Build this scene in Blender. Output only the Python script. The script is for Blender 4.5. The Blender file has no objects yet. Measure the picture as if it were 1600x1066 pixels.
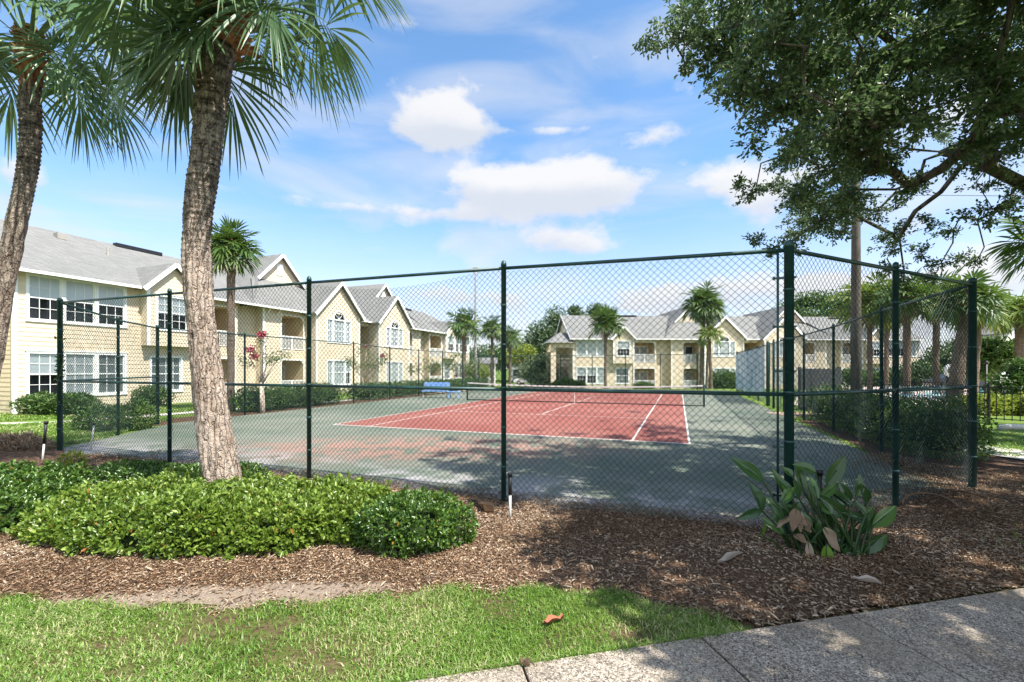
import bpy, math, random
import numpy as np
from mathutils import Vector
R=math.radians
rng=np.random.default_rng(7); random.seed(7)
C=bpy.data.collections.new("place"); bpy.context.scene.collection.children.link(C)
# ---------------------------------------------------------------- measured frame: eye 1.88 m above the court, level lens
H=1.88; F=700.0; HY=576.0
def G(px,py,z=0.0):
    d=(H-z)*F/(py-HY); return ((px-800)/F*d, d)
def P(px,py,d): return ((px-800)/F*d, d, H-(py-HY)/F*d)
CA=np.array((.3486,.9373)); CB=np.array((.9373,-.3486))      # along / across the court
def AB(a,b,z=0.0):
    p=CA*a+CB*b; return (p[0],p[1],z)
# ---------------------------------------------------------------- mesh helpers
class MB:
    def __init__(s): s.v=[]; s.f=[]; s.m=[]; s.n=0; s.mi=0
    def add(s,vs,fs):
        s.v.extend([tuple(map(float,p)) for p in vs]); s.f.extend([tuple(i+s.n for i in f) for f in fs]); s.m.extend([s.mi]*len(fs)); s.n=len(s.v)
    def box(s,x0,x1,y0,y1,z0,z1):
        s.add([(x0,y0,z0),(x1,y0,z0),(x1,y1,z0),(x0,y1,z0),(x0,y0,z1),(x1,y0,z1),(x1,y1,z1),(x0,y1,z1)],
              [(0,3,2,1),(4,5,6,7),(0,1,5,4),(1,2,6,5),(2,3,7,6),(3,0,4,7)])
    def prism(s,poly,off):
        n=len(poly); off=np.array(off,float); a=[np.array(p,float) for p in poly]
        s.add(a+[p+off for p in a],[tuple(range(n)),tuple(range(2*n-1,n-1,-1))]+[(i,i+n,(i+1)%n+n,(i+1)%n) for i in range(n)])
    def beam(s,p,q,w,h=None,up=(0,0,1)):
        h=h or w; p=Vector(p); q=Vector(q); d=(q-p).normalized(); u=Vector(up)
        if abs(d.dot(u))>.98: u=Vector((1,0,0))
        a=d.cross(u).normalized()*w/2; b=a.cross(d).normalized()*h/2
        s.add([p-a-b,p+a-b,p+a+b,p-a+b,q-a-b,q+a-b,q+a+b,q-a+b],[(0,1,2,3),(7,6,5,4),(0,4,5,1),(1,5,6,2),(2,6,7,3),(3,7,4,0)])
    def tube(s,pts,rad,n=8,cap=True):
        pts=[Vector(p) for p in pts]; m=len(pts)
        if not hasattr(rad,'__len__'): rad=[rad]*m
        vs=[]; pa=None
        for i,p in enumerate(pts):
            d=(pts[min(i+1,m-1)]-pts[max(i-1,0)]).normalized()
            if pa is None:
                u=Vector((0,0,1)) if abs(d.z)<.9 else Vector((1,0,0)); pa=d.cross(u).normalized()
            pa=(pa-d*pa.dot(d)).normalized(); b=d.cross(pa)
            for k in range(n):
                t=2*math.pi*k/n; vs.append(p+(pa*math.cos(t)+b*math.sin(t))*rad[i])
        fs=[(i*n+k,i*n+(k+1)%n,(i+1)*n+(k+1)%n,(i+1)*n+k) for i in range(m-1) for k in range(n)]
        if cap: fs+= [tuple(range(n-1,-1,-1)),tuple((m-1)*n+k for k in range(n))]
        s.add(vs,fs)
    def lathe(s,c,prof,n=16):
        vs=[];m=len(prof)
        for r,z in prof:
            for k in range(n):
                t=2*math.pi*k/n; vs.append((c[0]+r*math.cos(t),c[1]+r*math.sin(t),c[2]+z))
        s.add(vs,[(i*n+k,i*n+(k+1)%n,(i+1)*n+(k+1)%n,(i+1)*n+k) for i in range(m-1) for k in range(n)]+[tuple(range(n-1,-1,-1)),tuple((m-1)*n+k for k in range(n))])
    def build(s,name,mat,parent=None,smooth=False):
        me=bpy.data.meshes.new(name); me.from_pydata(s.v,[],s.f)
        ms=mat if isinstance(mat,(list,tuple)) else [mat]
        for m in ms: me.materials.append(m)
        if len(ms)>1: me.polygons.foreach_set('material_index',s.m)
        if smooth: me.polygons.foreach_set('use_smooth',[True]*len(me.polygons))
        me.update(); return link(name,me,parent)
def link(name,me,parent=None):
    o=bpy.data.objects.new(name,me); C.objects.link(o)
    if parent is not None: o.parent=parent
    return o
def npmesh(name,V,Fc,mat,parent=None,rnd=None,smooth=False,extra=None):
    """V (n,3), Fc (m,k) arrays -> one mesh object; rnd: one random value per face"""
    me=bpy.data.meshes.new(name); V=np.asarray(V,np.float32); Fc=np.asarray(Fc,np.int32); m,k=Fc.shape
    me.vertices.add(len(V)); me.vertices.foreach_set('co',V.ravel())
    me.loops.add(m*k); me.loops.foreach_set('vertex_index',Fc.ravel())
    me.polygons.add(m); me.polygons.foreach_set('loop_start',np.arange(0,m*k,k,dtype=np.int32))
    me.update(calc_edges=True)
    if rnd is not None:
        a=me.attributes.new('rnd','FLOAT','FACE'); a.data.foreach_set('value',np.asarray(rnd,np.float32))
    if extra:
        for nm,val in extra.items():
            a=me.attributes.new(nm,'FLOAT','POINT'); a.data.foreach_set('value',np.asarray(val,np.float32))
    if smooth: me.polygons.foreach_set('use_smooth',np.ones(m,bool))
    me.materials.append(mat); return link(name,me,parent)
def empty(name,loc=(0,0,0),rz=0.0):
    o=bpy.data.objects.new(name,None); C.objects.link(o); o.location=loc; o.rotation_euler=(0,0,rz); o.empty_display_size=.3; return o
def tag(o,label,cat,group=None):
    o['label']=label; o['category']=cat
    if group: o['group']=group
    return o
def struct(o): o['kind']='structure'; return o
def stuff(o,label=None,cat=None):
    o['kind']='stuff'
    if label: o['label']=label; o['category']=cat
    return o
def dup(root,loc,rz,label,scale=None):
    r=root.copy(); C.objects.link(r); r.location=loc; r.rotation_euler=(0,0,rz); r['label']=label
    if scale: r.scale=(scale,)*3
    for ch in list(root.children):
        c=ch.copy(); C.objects.link(c); c.parent=r
        for g in list(ch.children):
            d=g.copy(); C.objects.link(d); d.parent=c
    return r
def vnoise(p,seed=0,oct=3):
    """cheap smooth noise, p (...,3)"""
    r=np.random.default_rng(seed); out=0; amp=1; tot=0; q=np.asarray(p,float)
    for o in range(oct):
        for _ in range(4):
            d=r.normal(size=3); d/=np.linalg.norm(d); out=out+amp*np.sin(q@d*(2**o)*2.1+r.uniform(0,6.28)+1.3*np.sin(q@r.normal(size=3)*(2**o)*.8))
        tot+=amp*2.2; amp*=.55
    return out/tot
# ---------------------------------------------------------------- materials
def newmat(name):
    m=bpy.data.materials.new(name); m.use_nodes=True; nt=m.node_tree; nt.nodes.clear()
    out=nt.nodes.new('ShaderNodeOutputMaterial'); return m,nt,out
class N:
    def __init__(s,nt): s.nt=nt
    def n(s,t,**k):
        x=s.nt.nodes.new(t)
        for a,b in k.items(): setattr(x,a,b)
        return x
    def l(s,a,b): s.nt.links.new(a,b)
    def noise(s,vec,scale,detail=4,rough=.55,dist=0):
        x=s.n('ShaderNodeTexNoise'); x.inputs['Scale'].default_value=scale; x.inputs['Detail'].default_value=detail; x.inputs['Roughness'].default_value=rough; x.inputs['Distortion'].default_value=dist
        if vec is not None: s.l(vec,x.inputs['Vector'])
        return x.outputs['Fac']
    def ramp(s,fac,stops):
        x=s.n('ShaderNodeValToRGB'); e=x.color_ramp.elements
        while len(e)<len(stops): e.new(.5)
        for i,(p,c) in enumerate(stops):
            e[i].position=p; e[i].color=(*c,1) if len(c)==3 else c
        s.l(fac,x.inputs['Fac']); return x.outputs['Color']
    def mix(s,fac,a,b,mode='MIX'):
        x=s.n('ShaderNodeMix',data_type='RGBA',blend_type=mode)
        for k,v in ((0,fac),(6,a),(7,b)):
            if hasattr(v,'is_linked'): s.l(v,x.inputs[k])
            else: x.inputs[k].default_value=v if k==0 else (*v,1)[:4]
        return x.outputs[2]
    def math(s,op,a,b=None,c=None,clamp=False):
        x=s.n('ShaderNodeMath',operation=op); x.use_clamp=clamp
        for i,v in enumerate((a,b,c)):
            if v is None: continue
            if hasattr(v,'is_linked'): s.l(v,x.inputs[i])
            else: x.inputs[i].default_value=v
        return x.outputs[0]
    def mr(s,v,a,b,c=0,d=1,smooth=True):
        x=s.n('ShaderNodeMapRange'); x.interpolation_type='SMOOTHSTEP' if smooth else 'LINEAR'
        s.l(v,x.inputs[0])
        for i,q in enumerate((a,b,c,d)): x.inputs[i+1].default_value=q
        return x.outputs[0]
    def coord(s,which='Object'): return s.n('ShaderNodeTexCoord').outputs[which]
    def scale(s,vec,sc,rot=None):
        x=s.n('ShaderNodeMapping'); s.l(vec,x.inputs[0]); x.inputs['Scale'].default_value=sc
        if rot: x.inputs['Rotation'].default_value=rot
        return x.outputs[0]
    def bump(s,h,strength=.5,dist=.01):
        x=s.n('ShaderNodeBump'); x.inputs['Strength'].default_value=strength; x.inputs['Distance'].default_value=dist; s.l(h,x.inputs['Height']); return x.outputs[0]
    def bsdf(s,color,rough=.7,bump=None,spec=None,metal=0):
        b=s.n('ShaderNodeBsdfPrincipled')
        for k,v in (('Base Color',color),('Roughness',rough),('Metallic',metal)):
            if hasattr(v,'is_linked'): s.l(v,b.inputs[k])
            else: b.inputs[k].default_value=(*v,1) if k=='Base Color' else v
        if bump is not None: s.l(bump,b.inputs['Normal'])
        if spec is not None: b.inputs['Specular IOR Level'].default_value=spec
        return b.outputs[0]
def simple(name,c,rough=.6,var=.15,scale=3,spec=.4,metal=0,bumps=0,bscale=40):
    """plain painted / solid stuff with uneven colour"""
    m,nt,out=newmat(name); q=N(nt); co=q.coord()
    f=q.noise(co,scale,5,.6); col=q.ramp(f,[(.3,tuple(x*(1-var) for x in c)),(.7,tuple(min(1,x*(1+var)) for x in c))])
    b=q.bump(q.noise(co,bscale,3),bumps,.01) if bumps else None
    q.l(q.bsdf(col,rough,b,spec,metal),out.inputs[0]); return m
def leafmat(name,stops,trans=.35,rough=.45,spec=.4,tcol=None,patch=None,pscale=1.2):
    """leaf: colour picked per leaf from the face attribute rnd, some light passes through"""
    m,nt,out=newmat(name); q=N(nt)
    a=q.n('ShaderNodeAttribute',attribute_name='rnd').outputs['Fac']
    col=q.ramp(a,stops)
    f=q.noise(q.coord(),pscale,2); col=q.mix(q.mr(f,.35,.65,0,.45),col,q.mix(.5,col,patch or (0.10,0.16,0.02)))
    b=q.bsdf(col,rough,None,spec)
    t=q.n('ShaderNodeBsdfTranslucent'); g=q.mix(.5,col,tcol or (.16,.26,.03)); q.l(g,t.inputs[0])
    x=q.n('ShaderNodeMixShader'); x.inputs[0].default_value=trans; q.l(b,x.inputs[1]); q.l(t.outputs[0],x.inputs[2]); q.l(x.outputs[0],out.inputs[0]); return m
M={}
M['green_steel']=simple('green_steel',(.013,.052,.047),.42,.35,6,.5,bumps=.15,bscale=60)
M['green_wire']=simple('green_wire',(.009,.030,.028),.5,.3,3,.4)
M['black_metal']=simple('black_metal',(.012,.012,.013),.45,.3,6)
M['white_trim']=simple('white_trim',(.80,.80,.78),.5,.05,1.5)
M['pole_brown']=simple('pole_brown',(.115,.10,.082),.7,.3,2,.2,bumps=.3)
M['grey_metal']=simple('grey_metal',(.33,.31,.27),.5,.15,3,.4,.2)
M['dark_wood']=simple('dark_wood',(.05,.05,.055),.7,.3,5,bumps=.3)
M['brown_interior']=simple('brown_interior',(.52,.41,.25),.8,.12,1.5)
M['dark_interior']=simple('dark_interior',(.16,.15,.13),.8,.2,1.5)
M['net']=simple('net',(.014,.014,.014),.8,.2)
M['white_tape']=simple('white_tape',(.72,.70,.66),.7,.06)
M['blue_plastic']=simple('blue_plastic',(.20,.36,.68),.4,.1)
M['aqua']=simple('aqua',(.42,.66,.66),.5,.08)
M['concrete_far']=simple('concrete_far',(.50,.46,.40),.85,.10,.8,bumps=.2)
M['brick_tan']=simple('brick_tan',(.40,.27,.20),.9,.2,2,bumps=.4)
M['red_tile']=simple('red_tile',(.36,.13,.08),.8,.15,2,bumps=.4)
M['tyre']=simple('tyre',(.015,.015,.015),.8,.2)
M['white_paint']=simple('white_paint',(.70,.70,.70),.25,.03,1,.6)
M['dark_paint']=simple('dark_paint',(.03,.032,.04),.25,.1,1,.6)
M['pvc']=simple('pvc',(.55,.54,.50),.5,.12,12)
M['lamp_glass']=simple('lamp_glass',(.75,.75,.72),.3,.03)
M['twig']=simple('twig',(.10,.075,.05),.85,.3,8,bumps=.4)
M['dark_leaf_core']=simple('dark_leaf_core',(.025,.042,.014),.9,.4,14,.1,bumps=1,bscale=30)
def m_windscreen():
    m,nt,out=newmat('windscreen'); q=N(nt); co=q.coord()
    f=q.noise(q.scale(co,(2,2,.3)),2.0,4); col=q.ramp(f,[(.35,(.22,.42,.44)),(.5,(.45,.58,.62)),(.65,(.66,.74,.78))])
    b=q.bsdf(col,.8,None,.2); t=q.n('ShaderNodeBsdfTransparent'); x=q.n('ShaderNodeMixShader'); x.inputs[0].default_value=.30
    q.l(b,x.inputs[1]); q.l(t.outputs[0],x.inputs[2]); q.l(x.outputs[0],out.inputs[0]); return m
M['windscreen']=m_windscreen()
def m_glass():
    m,nt,out=newmat('window_glass'); q=N(nt)
    fr=q.n('ShaderNodeFresnel'); fr.inputs[0].default_value=1.5
    g=q.n('ShaderNodeBsdfGlossy'); g.inputs['Roughness'].default_value=.03
    t=q.n('ShaderNodeBsdfTransparent'); t.inputs[0].default_value=(.86,.9,.9,1)
    x=q.n('ShaderNodeMixShader'); q.l(q.math('MULTIPLY',fr.outputs[0],.75),x.inputs[0]); q.l(t.outputs[0],x.inputs[1]); q.l(g.outputs[0],x.inputs[2]); q.l(x.outputs[0],out.inputs[0]); return m
M['glass']=m_glass()
def m_blind(name,c1,c2,sc=32):
    m,nt,out=newmat(name); q=N(nt); co=q.coord(); s=q.n('ShaderNodeSeparateXYZ'); q.l(co,s.inputs[0])
    w=q.math('FRACT',q.math('MULTIPLY',s.outputs[2],sc)); col=q.ramp(w,[(0,c2),(.25,c1),(1,c1)])
    q.l(q.bsdf(col,.6,q.bump(w,.4,.01),.3),out.inputs[0]); return m
M['blind']=m_blind('white_blind',(.84,.86,.86),(.66,.68,.68),22)
M['grey_blind']=m_blind('grey_blind',(.40,.42,.42),(.13,.13,.13),22)
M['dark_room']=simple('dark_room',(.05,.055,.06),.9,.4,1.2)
def m_siding():
    m,nt,out=newmat('cream_siding'); q=N(nt); co=q.coord()
    f=q.noise(q.scale(co,(.6,.6,3)),1.5,5,.6); col=q.ramp(f,[(.25,(.58,.485,.35)),(.6,(.655,.555,.41)),(.8,(.68,.595,.455))])
    st=q.noise(q.scale(co,(6,6,.5)),2.2,4,.6); col=q.mix(q.mr(st,.52,.78,0,.42),col,(.42,.36,.26)); g_=q.n('ShaderNodeSeparateXYZ'); q.l(co,g_.inputs[0]); col=q.mix(q.math('MULTIPLY',q.mr(g_.outputs[2],0,1.1,.5,0),q.mr(q.noise(co,2.2,5,.7),.35,.65)),col,(.34,.33,.24))
    q.l(q.bsdf(col,.65,q.bump(q.noise(q.scale(co,(1,1,20)),6,3),.1,.005),.3),out.inputs[0]); return m
M['siding']=m_siding()
def m_shingle(name,k=1.0):
    m,nt,out=newmat(name); q=N(nt); co=q.coord()
    br=q.n('ShaderNodeTexBrick'); br.offset=.5; q.l(q.scale(co,(1,1.0,1)),br.inputs['Vector'])
    # rows run along X, measured up the slope by z
    s=q.n('ShaderNodeSeparateXYZ'); q.l(co,s.inputs[0]); cb=q.n('ShaderNodeCombineXYZ')
    q.l(q.math('ADD',s.outputs[0],s.outputs[1]),cb.inputs[0]); q.l(q.math('MULTIPLY',s.outputs[2],2.2),cb.inputs[1]); q.l(cb.outputs[0],br.inputs['Vector'])
    br.inputs['Scale'].default_value=1; br.inputs['Brick Width'].default_value=.33; br.inputs['Row Height'].default_value=.2; br.inputs['Mortar Size'].default_value=.012
    br.inputs['Color1'].default_value=(.165*k,.163*k,.155*k,1); br.inputs['Color2'].default_value=(.215*k,.212*k,.20*k,1); br.inputs['Mortar'].default_value=(.10*k,.10*k,.095*k,1); br.inputs['Bias'].default_value=0
    f=q.noise(q.scale(co,(1,1,.6)),.45,6,.65); col=q.mix(q.mr(f,.4,.7,0,.55),br.outputs['Color'],(.135*k,.14*k,.13*k))
    f2=q.noise(co,9,4); col=q.mix(q.mr(f2,.45,.75,0,.35),col,(.26*k,.255*k,.24*k))
    q.l(q.bsdf(col,.9,q.bump(br.outputs['Fac'],-.5,.02),.15),out.inputs[0]); return m
M['shingle']=m_shingle('grey_shingle',1.05)
def m_ground():
    m,nt,out=newmat('lawn_soil'); q=N(nt); co=q.coord()
    f=q.noise(co,.5,6,.6); g=q.noise(co,7,5,.7)
    gr=q.ramp(g,[(.3,(.05,.09,.012)),(.55,(.11,.19,.03)),(.75,(.19,.26,.06))])
    gr=q.mix(q.mr(f,.42,.7,0,.5),gr,(.20,.21,.07))
    soil=q.ramp(q.noise(co,16,5,.7),[(.3,(.05,.035,.02)),(.7,(.15,.10,.06))])
    far=q.n('ShaderNodeVectorMath',operation='LENGTH'); q.l(co,far.inputs[0])
    col=q.mix(q.mr(far.outputs['Value'],5,11,0,1),soil,gr)
    col=q.mix(q.math('MULTIPLY',q.mr(far.outputs['Value'],4,12,.45,0),q.mr(g,.4,.6)),col,(.08,.13,.02))
    q.l(q.bsdf(col,.95,q.bump(g,.8,.03),.1),out.inputs[0]); return m
M['ground']=m_ground()
def m_mulch():
    m,nt,out=newmat('mulch_soil'); q=N(nt); co=q.coord()
    v=q.n('ShaderNodeTexVoronoi'); v.inputs['Scale'].default_value=58; q.l(q.scale(co,(1,1.7,1),(0,0,.5)),v.inputs['Vector'])
    v2=q.n('ShaderNodeTexVoronoi'); v2.inputs['Scale'].default_value=41; q.l(q.scale(co,(1.9,1,1),(0,0,.9)),v2.inputs['Vector'])
    r=q.n('ShaderNodeSeparateColor'); q.l(v.outputs['Color'],r.inputs[0]); r2=q.n('ShaderNodeSeparateColor'); q.l(v2.outputs['Color'],r2.inputs[0])
    chip=q.ramp(q.math('MULTIPLY',r.outputs[0],r2.outputs[0]),[(.0,(.035,.021,.013)),(.25,(.095,.055,.032)),(.5,(.18,.10,.058)),(.85,(.32,.20,.125))])
    f=q.noise(co,.7,4,.6); chip=q.mix(q.mr(f,.35,.65,0,.5),chip,(.09,.058,.038))
    a=q.n('ShaderNodeAttribute',attribute_name='sand').outputs['Fac']
    g=q.noise(co,60,3,.6); sand=q.ramp(g,[(.3,(.17,.125,.09)),(.7,(.31,.25,.195))])
    sm=q.mr(q.math('ADD',a,q.math('MULTIPLY',q.math('SUBTRACT',q.noise(co,5,4,.65),.5),1.5)),.38,.62)
    col=q.mix(sm,chip,sand)
    h=q.math('ADD',q.math('MULTIPLY',r.outputs[0],.5),q.noise(co,30,4,.6))
    q.l(q.bsdf(col,.95,q.bump(h,.8,.015),.15),out.inputs[0]); return m
M['mulch']=m_mulch()
def chipmat(name,stops,spec=.2):
    m,nt,out=newmat(name); q=N(nt); a=q.n('ShaderNodeAttribute',attribute_name='rnd').outputs['Fac']
    q.l(q.bsdf(q.ramp(a,stops),.85,None,spec),out.inputs[0]); return m
M['chips']=chipmat('wood_chips',[(0,(.055,.032,.018)),(.35,(.16,.092,.05)),(.68,(.32,.20,.115)),(.9,(.48,.34,.22)),(1,(.64,.54,.42))])
def m_court(name,base,worn,alt,pink=False):
    m,nt,out=newmat(name); q=N(nt); co=q.coord()
    f=q.noise(co,.22,6,.62); g=q.noise(co,1.6,6,.7); h=q.noise(co,90,3,.6)
    col=q.mix(q.mr(f,.36,.66,0,.85),base,worn)
    col=q.mix(q.mr(g,.45,.75,0,.55),col,alt)
    if pink:
        p=q.noise(q.scale(co,(1,1,1)),.33,4,.5,.6); d=q.n('ShaderNodeVectorMath',operation='DISTANCE'); q.l(q.scale(co,(.35,1,1)),d.inputs[0]); d.inputs[1].default_value=(-2.2*.35,10.6,0)
        w=q.math('MULTIPLY',q.mr(d.outputs['Value'],.5,2.4,1,0),q.mr(g,.38,.55)); col=q.mix(q.math('MULTIPLY',w,.55),col,(.42,.19,.15))
        # pale silt washed along the low front edge
        s=q.n('ShaderNodeVectorMath',operation='DOT_PRODUCT'); q.l(co,s.inputs[0]); s.inputs[1].default_value=(CA[0],CA[1],0)
        e=q.math('MULTIPLY',q.mr(s.outputs['Value'],6.0,8.2,1,0),q.mr(q.noise(co,1.1,5,.6,.8),.4,.62)); col=q.mix(q.math('MULTIPLY',e,.75),col,(.40,.37,.38))
    ck=q.n('ShaderNodeTexVoronoi',feature='DISTANCE_TO_EDGE'); ck.inputs['Scale'].default_value=.35; wv=q.n('ShaderNodeVectorMath',operation='ADD'); q.l(co,wv.inputs[0])
    nn=q.n('ShaderNodeTexNoise'); nn.inputs['Scale'].default_value=1.5; q.l(co,nn.inputs['Vector']); q.l(nn.outputs['Color'],wv.inputs[1]); q.l(wv.outputs[0],ck.inputs['Vector'])
    cr=q.mr(ck.outputs['Distance'],.0,.006,.7,0); col=q.mix(cr,col,(.05,.06,.05))
    col=q.mix(q.mr(h,.5,.8,0,.25),col,(.05,.06,.055))
    q.l(q.bsdf(col,q.mr(f,.3,.7,.75,.9),q.bump(h,.3,.004),.10),out.inputs[0]); return m
M['court_green']=m_court('court_green',(.094,.124,.092),(.205,.212,.172),(.15,.148,.125),True)
M['court_red']=m_court('court_red',(.225,.070,.056),(.31,.135,.108),(.265,.105,.087))
M['line']=simple('line_paint',(.60,.56,.51),.7,.15,5)
def m_aggregate():
    m,nt,out=newmat('exposed_aggregate'); q=N(nt); co=q.coord()
    v=q.n('ShaderNodeTexVoronoi'); v.inputs['Scale'].default_value=125; q.l(co,v.inputs['Vector'])
    v3=q.n('ShaderNodeTexVoronoi'); v3.inputs['Scale'].default_value=75; q.l(co,v3.inputs['Vector'])
    s=q.n('ShaderNodeSeparateColor'); q.l(v.outputs['Color'],s.inputs[0]); s3=q.n('ShaderNodeSeparateColor'); q.l(v3.outputs['Color'],s3.inputs[0])
    peb=q.ramp(s.outputs[0],[(0,(.05,.047,.043)),(.3,(.15,.14,.125)),(.6,(.27,.25,.22)),(.85,(.42,.39,.35)),(1,(.62,.58,.52))])
    big=q.ramp(s3.outputs[1],[(0,(.09,.085,.08)),(.2,(.15,.14,.13)),(.5,(.27,.25,.225)),(1,(.42,.39,.35))])
    col=q.mix(q.mr(s3.outputs[0],.6,.62,0,.8),peb,big)
    f=q.noise(co,1.4,5,.65); col=q.mix(q.mr(f,.4,.7,0,.55),col,(.20,.18,.15))
    hole=q.noise(co,28,3,.7); col=q.mix(q.mr(hole,.63,.70,0,.85),col,(.035,.033,.03))
    d=q.math('SUBTRACT',q.mr(v.outputs['Distance'],0,.6,1,0),q.mr(hole,.6,.7,0,2))
    st=q.noise(co,.9,6,.7,.5); col=q.mix(q.mr(st,.42,.62,0,.5),col,q.mix(1.0,col,(.68,.64,.60),'MULTIPLY')); col=q.mix(1.0,col,(1.25,1.16,1.05),'MULTIPLY')
    q.l(q.bsdf(col,.9,q.bump(d,.7,.006),.12),out.inputs[0]); return m
M['aggregate']=m_aggregate()
def m_bark(name,palm=True,split=False,light=(.46,.37,.31),mid=(.27,.20,.16),dark=(.075,.06,.048),zdark=None,green=.0,red=False):
    m,nt,out=newmat(name); q=N(nt); co=q.coord(); s=q.n('ShaderNodeSeparateXYZ'); q.l(co,s.inputs[0])
    ring=q.noise(q.scale(co,(1.2,1.2,16)),1.6,5,.6); fis=q.noise(q.scale(co,(14,14,1.3)),1.2,5,.65); sp=q.noise(co,11,5,.7); bl=q.noise(co,1.6,4,.6)
    if split: rw=q.mr(s.outputs[2],zdark[0]-.4,zdark[1],0,.62); pat=q.math('ADD',q.math('MULTIPLY',ring,rw),q.math('MULTIPLY',q.math('ADD',q.math('MULTIPLY',fis,.6),q.math('MULTIPLY',sp,.4)),q.math('SUBTRACT',1,rw)))
    else: pat=fis if not palm else q.math('ADD',q.math('MULTIPLY',ring,.5),q.math('MULTIPLY',fis,.5))
    col=q.ramp(pat,[(.34,dark),(.43,mid),(.53,light),(.68,tuple(c*1.12 for c in light))])
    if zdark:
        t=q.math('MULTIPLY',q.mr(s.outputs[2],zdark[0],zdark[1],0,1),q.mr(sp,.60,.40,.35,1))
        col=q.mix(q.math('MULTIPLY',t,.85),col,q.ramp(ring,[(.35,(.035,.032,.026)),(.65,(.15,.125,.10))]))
    col=q.mix(q.mr(sp,.60,.70,0,.55),col,(.40,.36,.31))
    col=q.mix(q.mr(q.noise(co,5.5,4,.6),.62,.70,0,.5),col,(.12,.09,.045))
    if red: col=q.mix(q.mr(s.outputs[2],red[0],red[1],0,.75),col,(.36,.14,.06))
    if split:
        pit=q.mr(q.noise(q.scale(co,(9,9,4.5)),1.6,4,.6),.30,.40,1,0); col=q.mix(q.math('MULTIPLY',pit,.75),col,(.05,.035,.025))
        crk=q.n('ShaderNodeTexVoronoi',feature='DISTANCE_TO_EDGE'); crk.inputs['Scale'].default_value=1.0; wv=q.n('ShaderNodeVectorMath',operation='ADD'); q.l(q.scale(co,(17,17,2.6)),wv.inputs[0])
        nn=q.n('ShaderNodeTexNoise'); nn.inputs['Scale'].default_value=7; q.l(co,nn.inputs['Vector']); q.l(q.mix(1.0,nn.outputs['Color'],(1.6,1.6,1.6),'MULTIPLY'),wv.inputs[1]); q.l(wv.outputs[0],crk.inputs['Vector'])
        cf=q.mr(crk.outputs['Distance'],0,.10,1,0); col=q.mix(q.math('MULTIPLY',q.math('MULTIPLY',cf,q.mr(bl,.4,.65)),.32),col,(.08,.058,.042))
        h=q.math('SUBTRACT',q.math('ADD',q.math('MULTIPLY',pat,2.0),sp),q.math('ADD',pit,q.math('MULTIPLY',cf,.8)))
    else: h=q.math('ADD',q.math('ADD',ring,fis),sp)
    q.l(q.bsdf(col,.92,q.bump(h,1.0,.035),.1),out.inputs[0]); return m
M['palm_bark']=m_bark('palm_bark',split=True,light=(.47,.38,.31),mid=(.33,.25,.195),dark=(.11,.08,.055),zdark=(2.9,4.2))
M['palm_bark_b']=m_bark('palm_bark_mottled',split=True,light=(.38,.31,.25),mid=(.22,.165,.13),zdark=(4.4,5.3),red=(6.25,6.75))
M['palm_bark_far']=m_bark('palm_bark_far',light=(.19,.145,.11),mid=(.13,.095,.07))
M['oak_bark']=m_bark('oak_bark',False,False,(.17,.15,.125),(.09,.078,.065),(.03,.026,.022))
M['pale_bark']=m_bark('pale_bark',False,False,(.55,.47,.38),(.42,.34,.27),(.25,.19,.14))
M['boots']=simple('palm_boots',(.27,.14,.07),.9,.7,9,.1,bumps=1,bscale=18)
g3=lambda a,b,c,d:[(0,a),(.35,b),(.7,c),(1,d)]
M['frond']=leafmat('palm_frond',g3((.035,.085,.034),(.065,.135,.052),(.12,.195,.085),(.28,.34,.20)),.24,.38,.5,patch=(.16,.22,.09))
M['frond_far']=leafmat('palm_frond_far',g3((.03,.07,.016),(.06,.12,.028),(.11,.17,.045),(.26,.30,.10)),.28,.45)
M['frond_yellow']=leafmat('palm_frond_yellow',g3((.06,.12,.02),(.12,.18,.03),(.20,.24,.05),(.48,.38,.08)),.32,.45)
M['oak_leaf']=leafmat('oak_leaf',g3((.035,.075,.030),(.07,.135,.048),(.125,.20,.07),(.26,.31,.16)),.42,.40,.5,patch=(.08,.12,.04),tcol=(.12,.20,.06))
M['hedge_leaf']=leafmat('hedge_leaf',[(0,(.040,.085,.012)),(.4,(.095,.175,.022)),(.8,(.195,.29,.05)),(.988,(.34,.42,.09)),(.993,(.40,.16,.05)),(1,(.45,.14,.05))],.35,.33,.5,patch=(.26,.36,.05),tcol=(.30,.42,.04))
M['dark_shrub_leaf']=leafmat('dark_shrub_leaf',[(0,(.025,.07,.015)),(.5,(.055,.13,.022)),(.9,(.12,.21,.035)),(.992,(.18,.27,.05)),(1,(.4,.16,.03))],.3,.30,.55,tcol=(.16,.28,.03))
M['mid_leaf']=leafmat('mid_leaf',g3((.03,.075,.02),(.055,.12,.03),(.09,.17,.04),(.16,.24,.06)),.3,.4,patch=(.08,.14,.03))
M['yellow_leaf']=leafmat('yellow_leaf',g3((.12,.20,.02),(.25,.34,.04),(.42,.46,.06),(.6,.55,.12)),.4,.4)
M['pale_leaf']=leafmat('pale_leaf',g3((.08,.14,.05),(.14,.20,.08),(.25,.30,.16),(.6,.62,.5)),.3,.5)
M['myrtle_leaf']=leafmat('myrtle_leaf',g3((.07,.12,.05),(.11,.17,.07),(.16,.22,.09),(.28,.24,.12)),.35,.5)
M['flower']=chipmat('pink_flowers',[(0,(.30,.03,.05)),(.6,(.48,.06,.10)),(1,(.55,.25,.26))])
M['big_leaf']=leafmat('broad_leaf',g3((.014,.045,.015),(.024,.070,.020),(.04,.10,.026),(.08,.16,.04)),.15,.25,.5,tcol=(.10,.22,.03))
M['lime_leaf']=leafmat('lime_leaf',g3((.10,.22,.025),(.15,.28,.03),(.18,.30,.04),(.2,.32,.05)),.3,.3)
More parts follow.
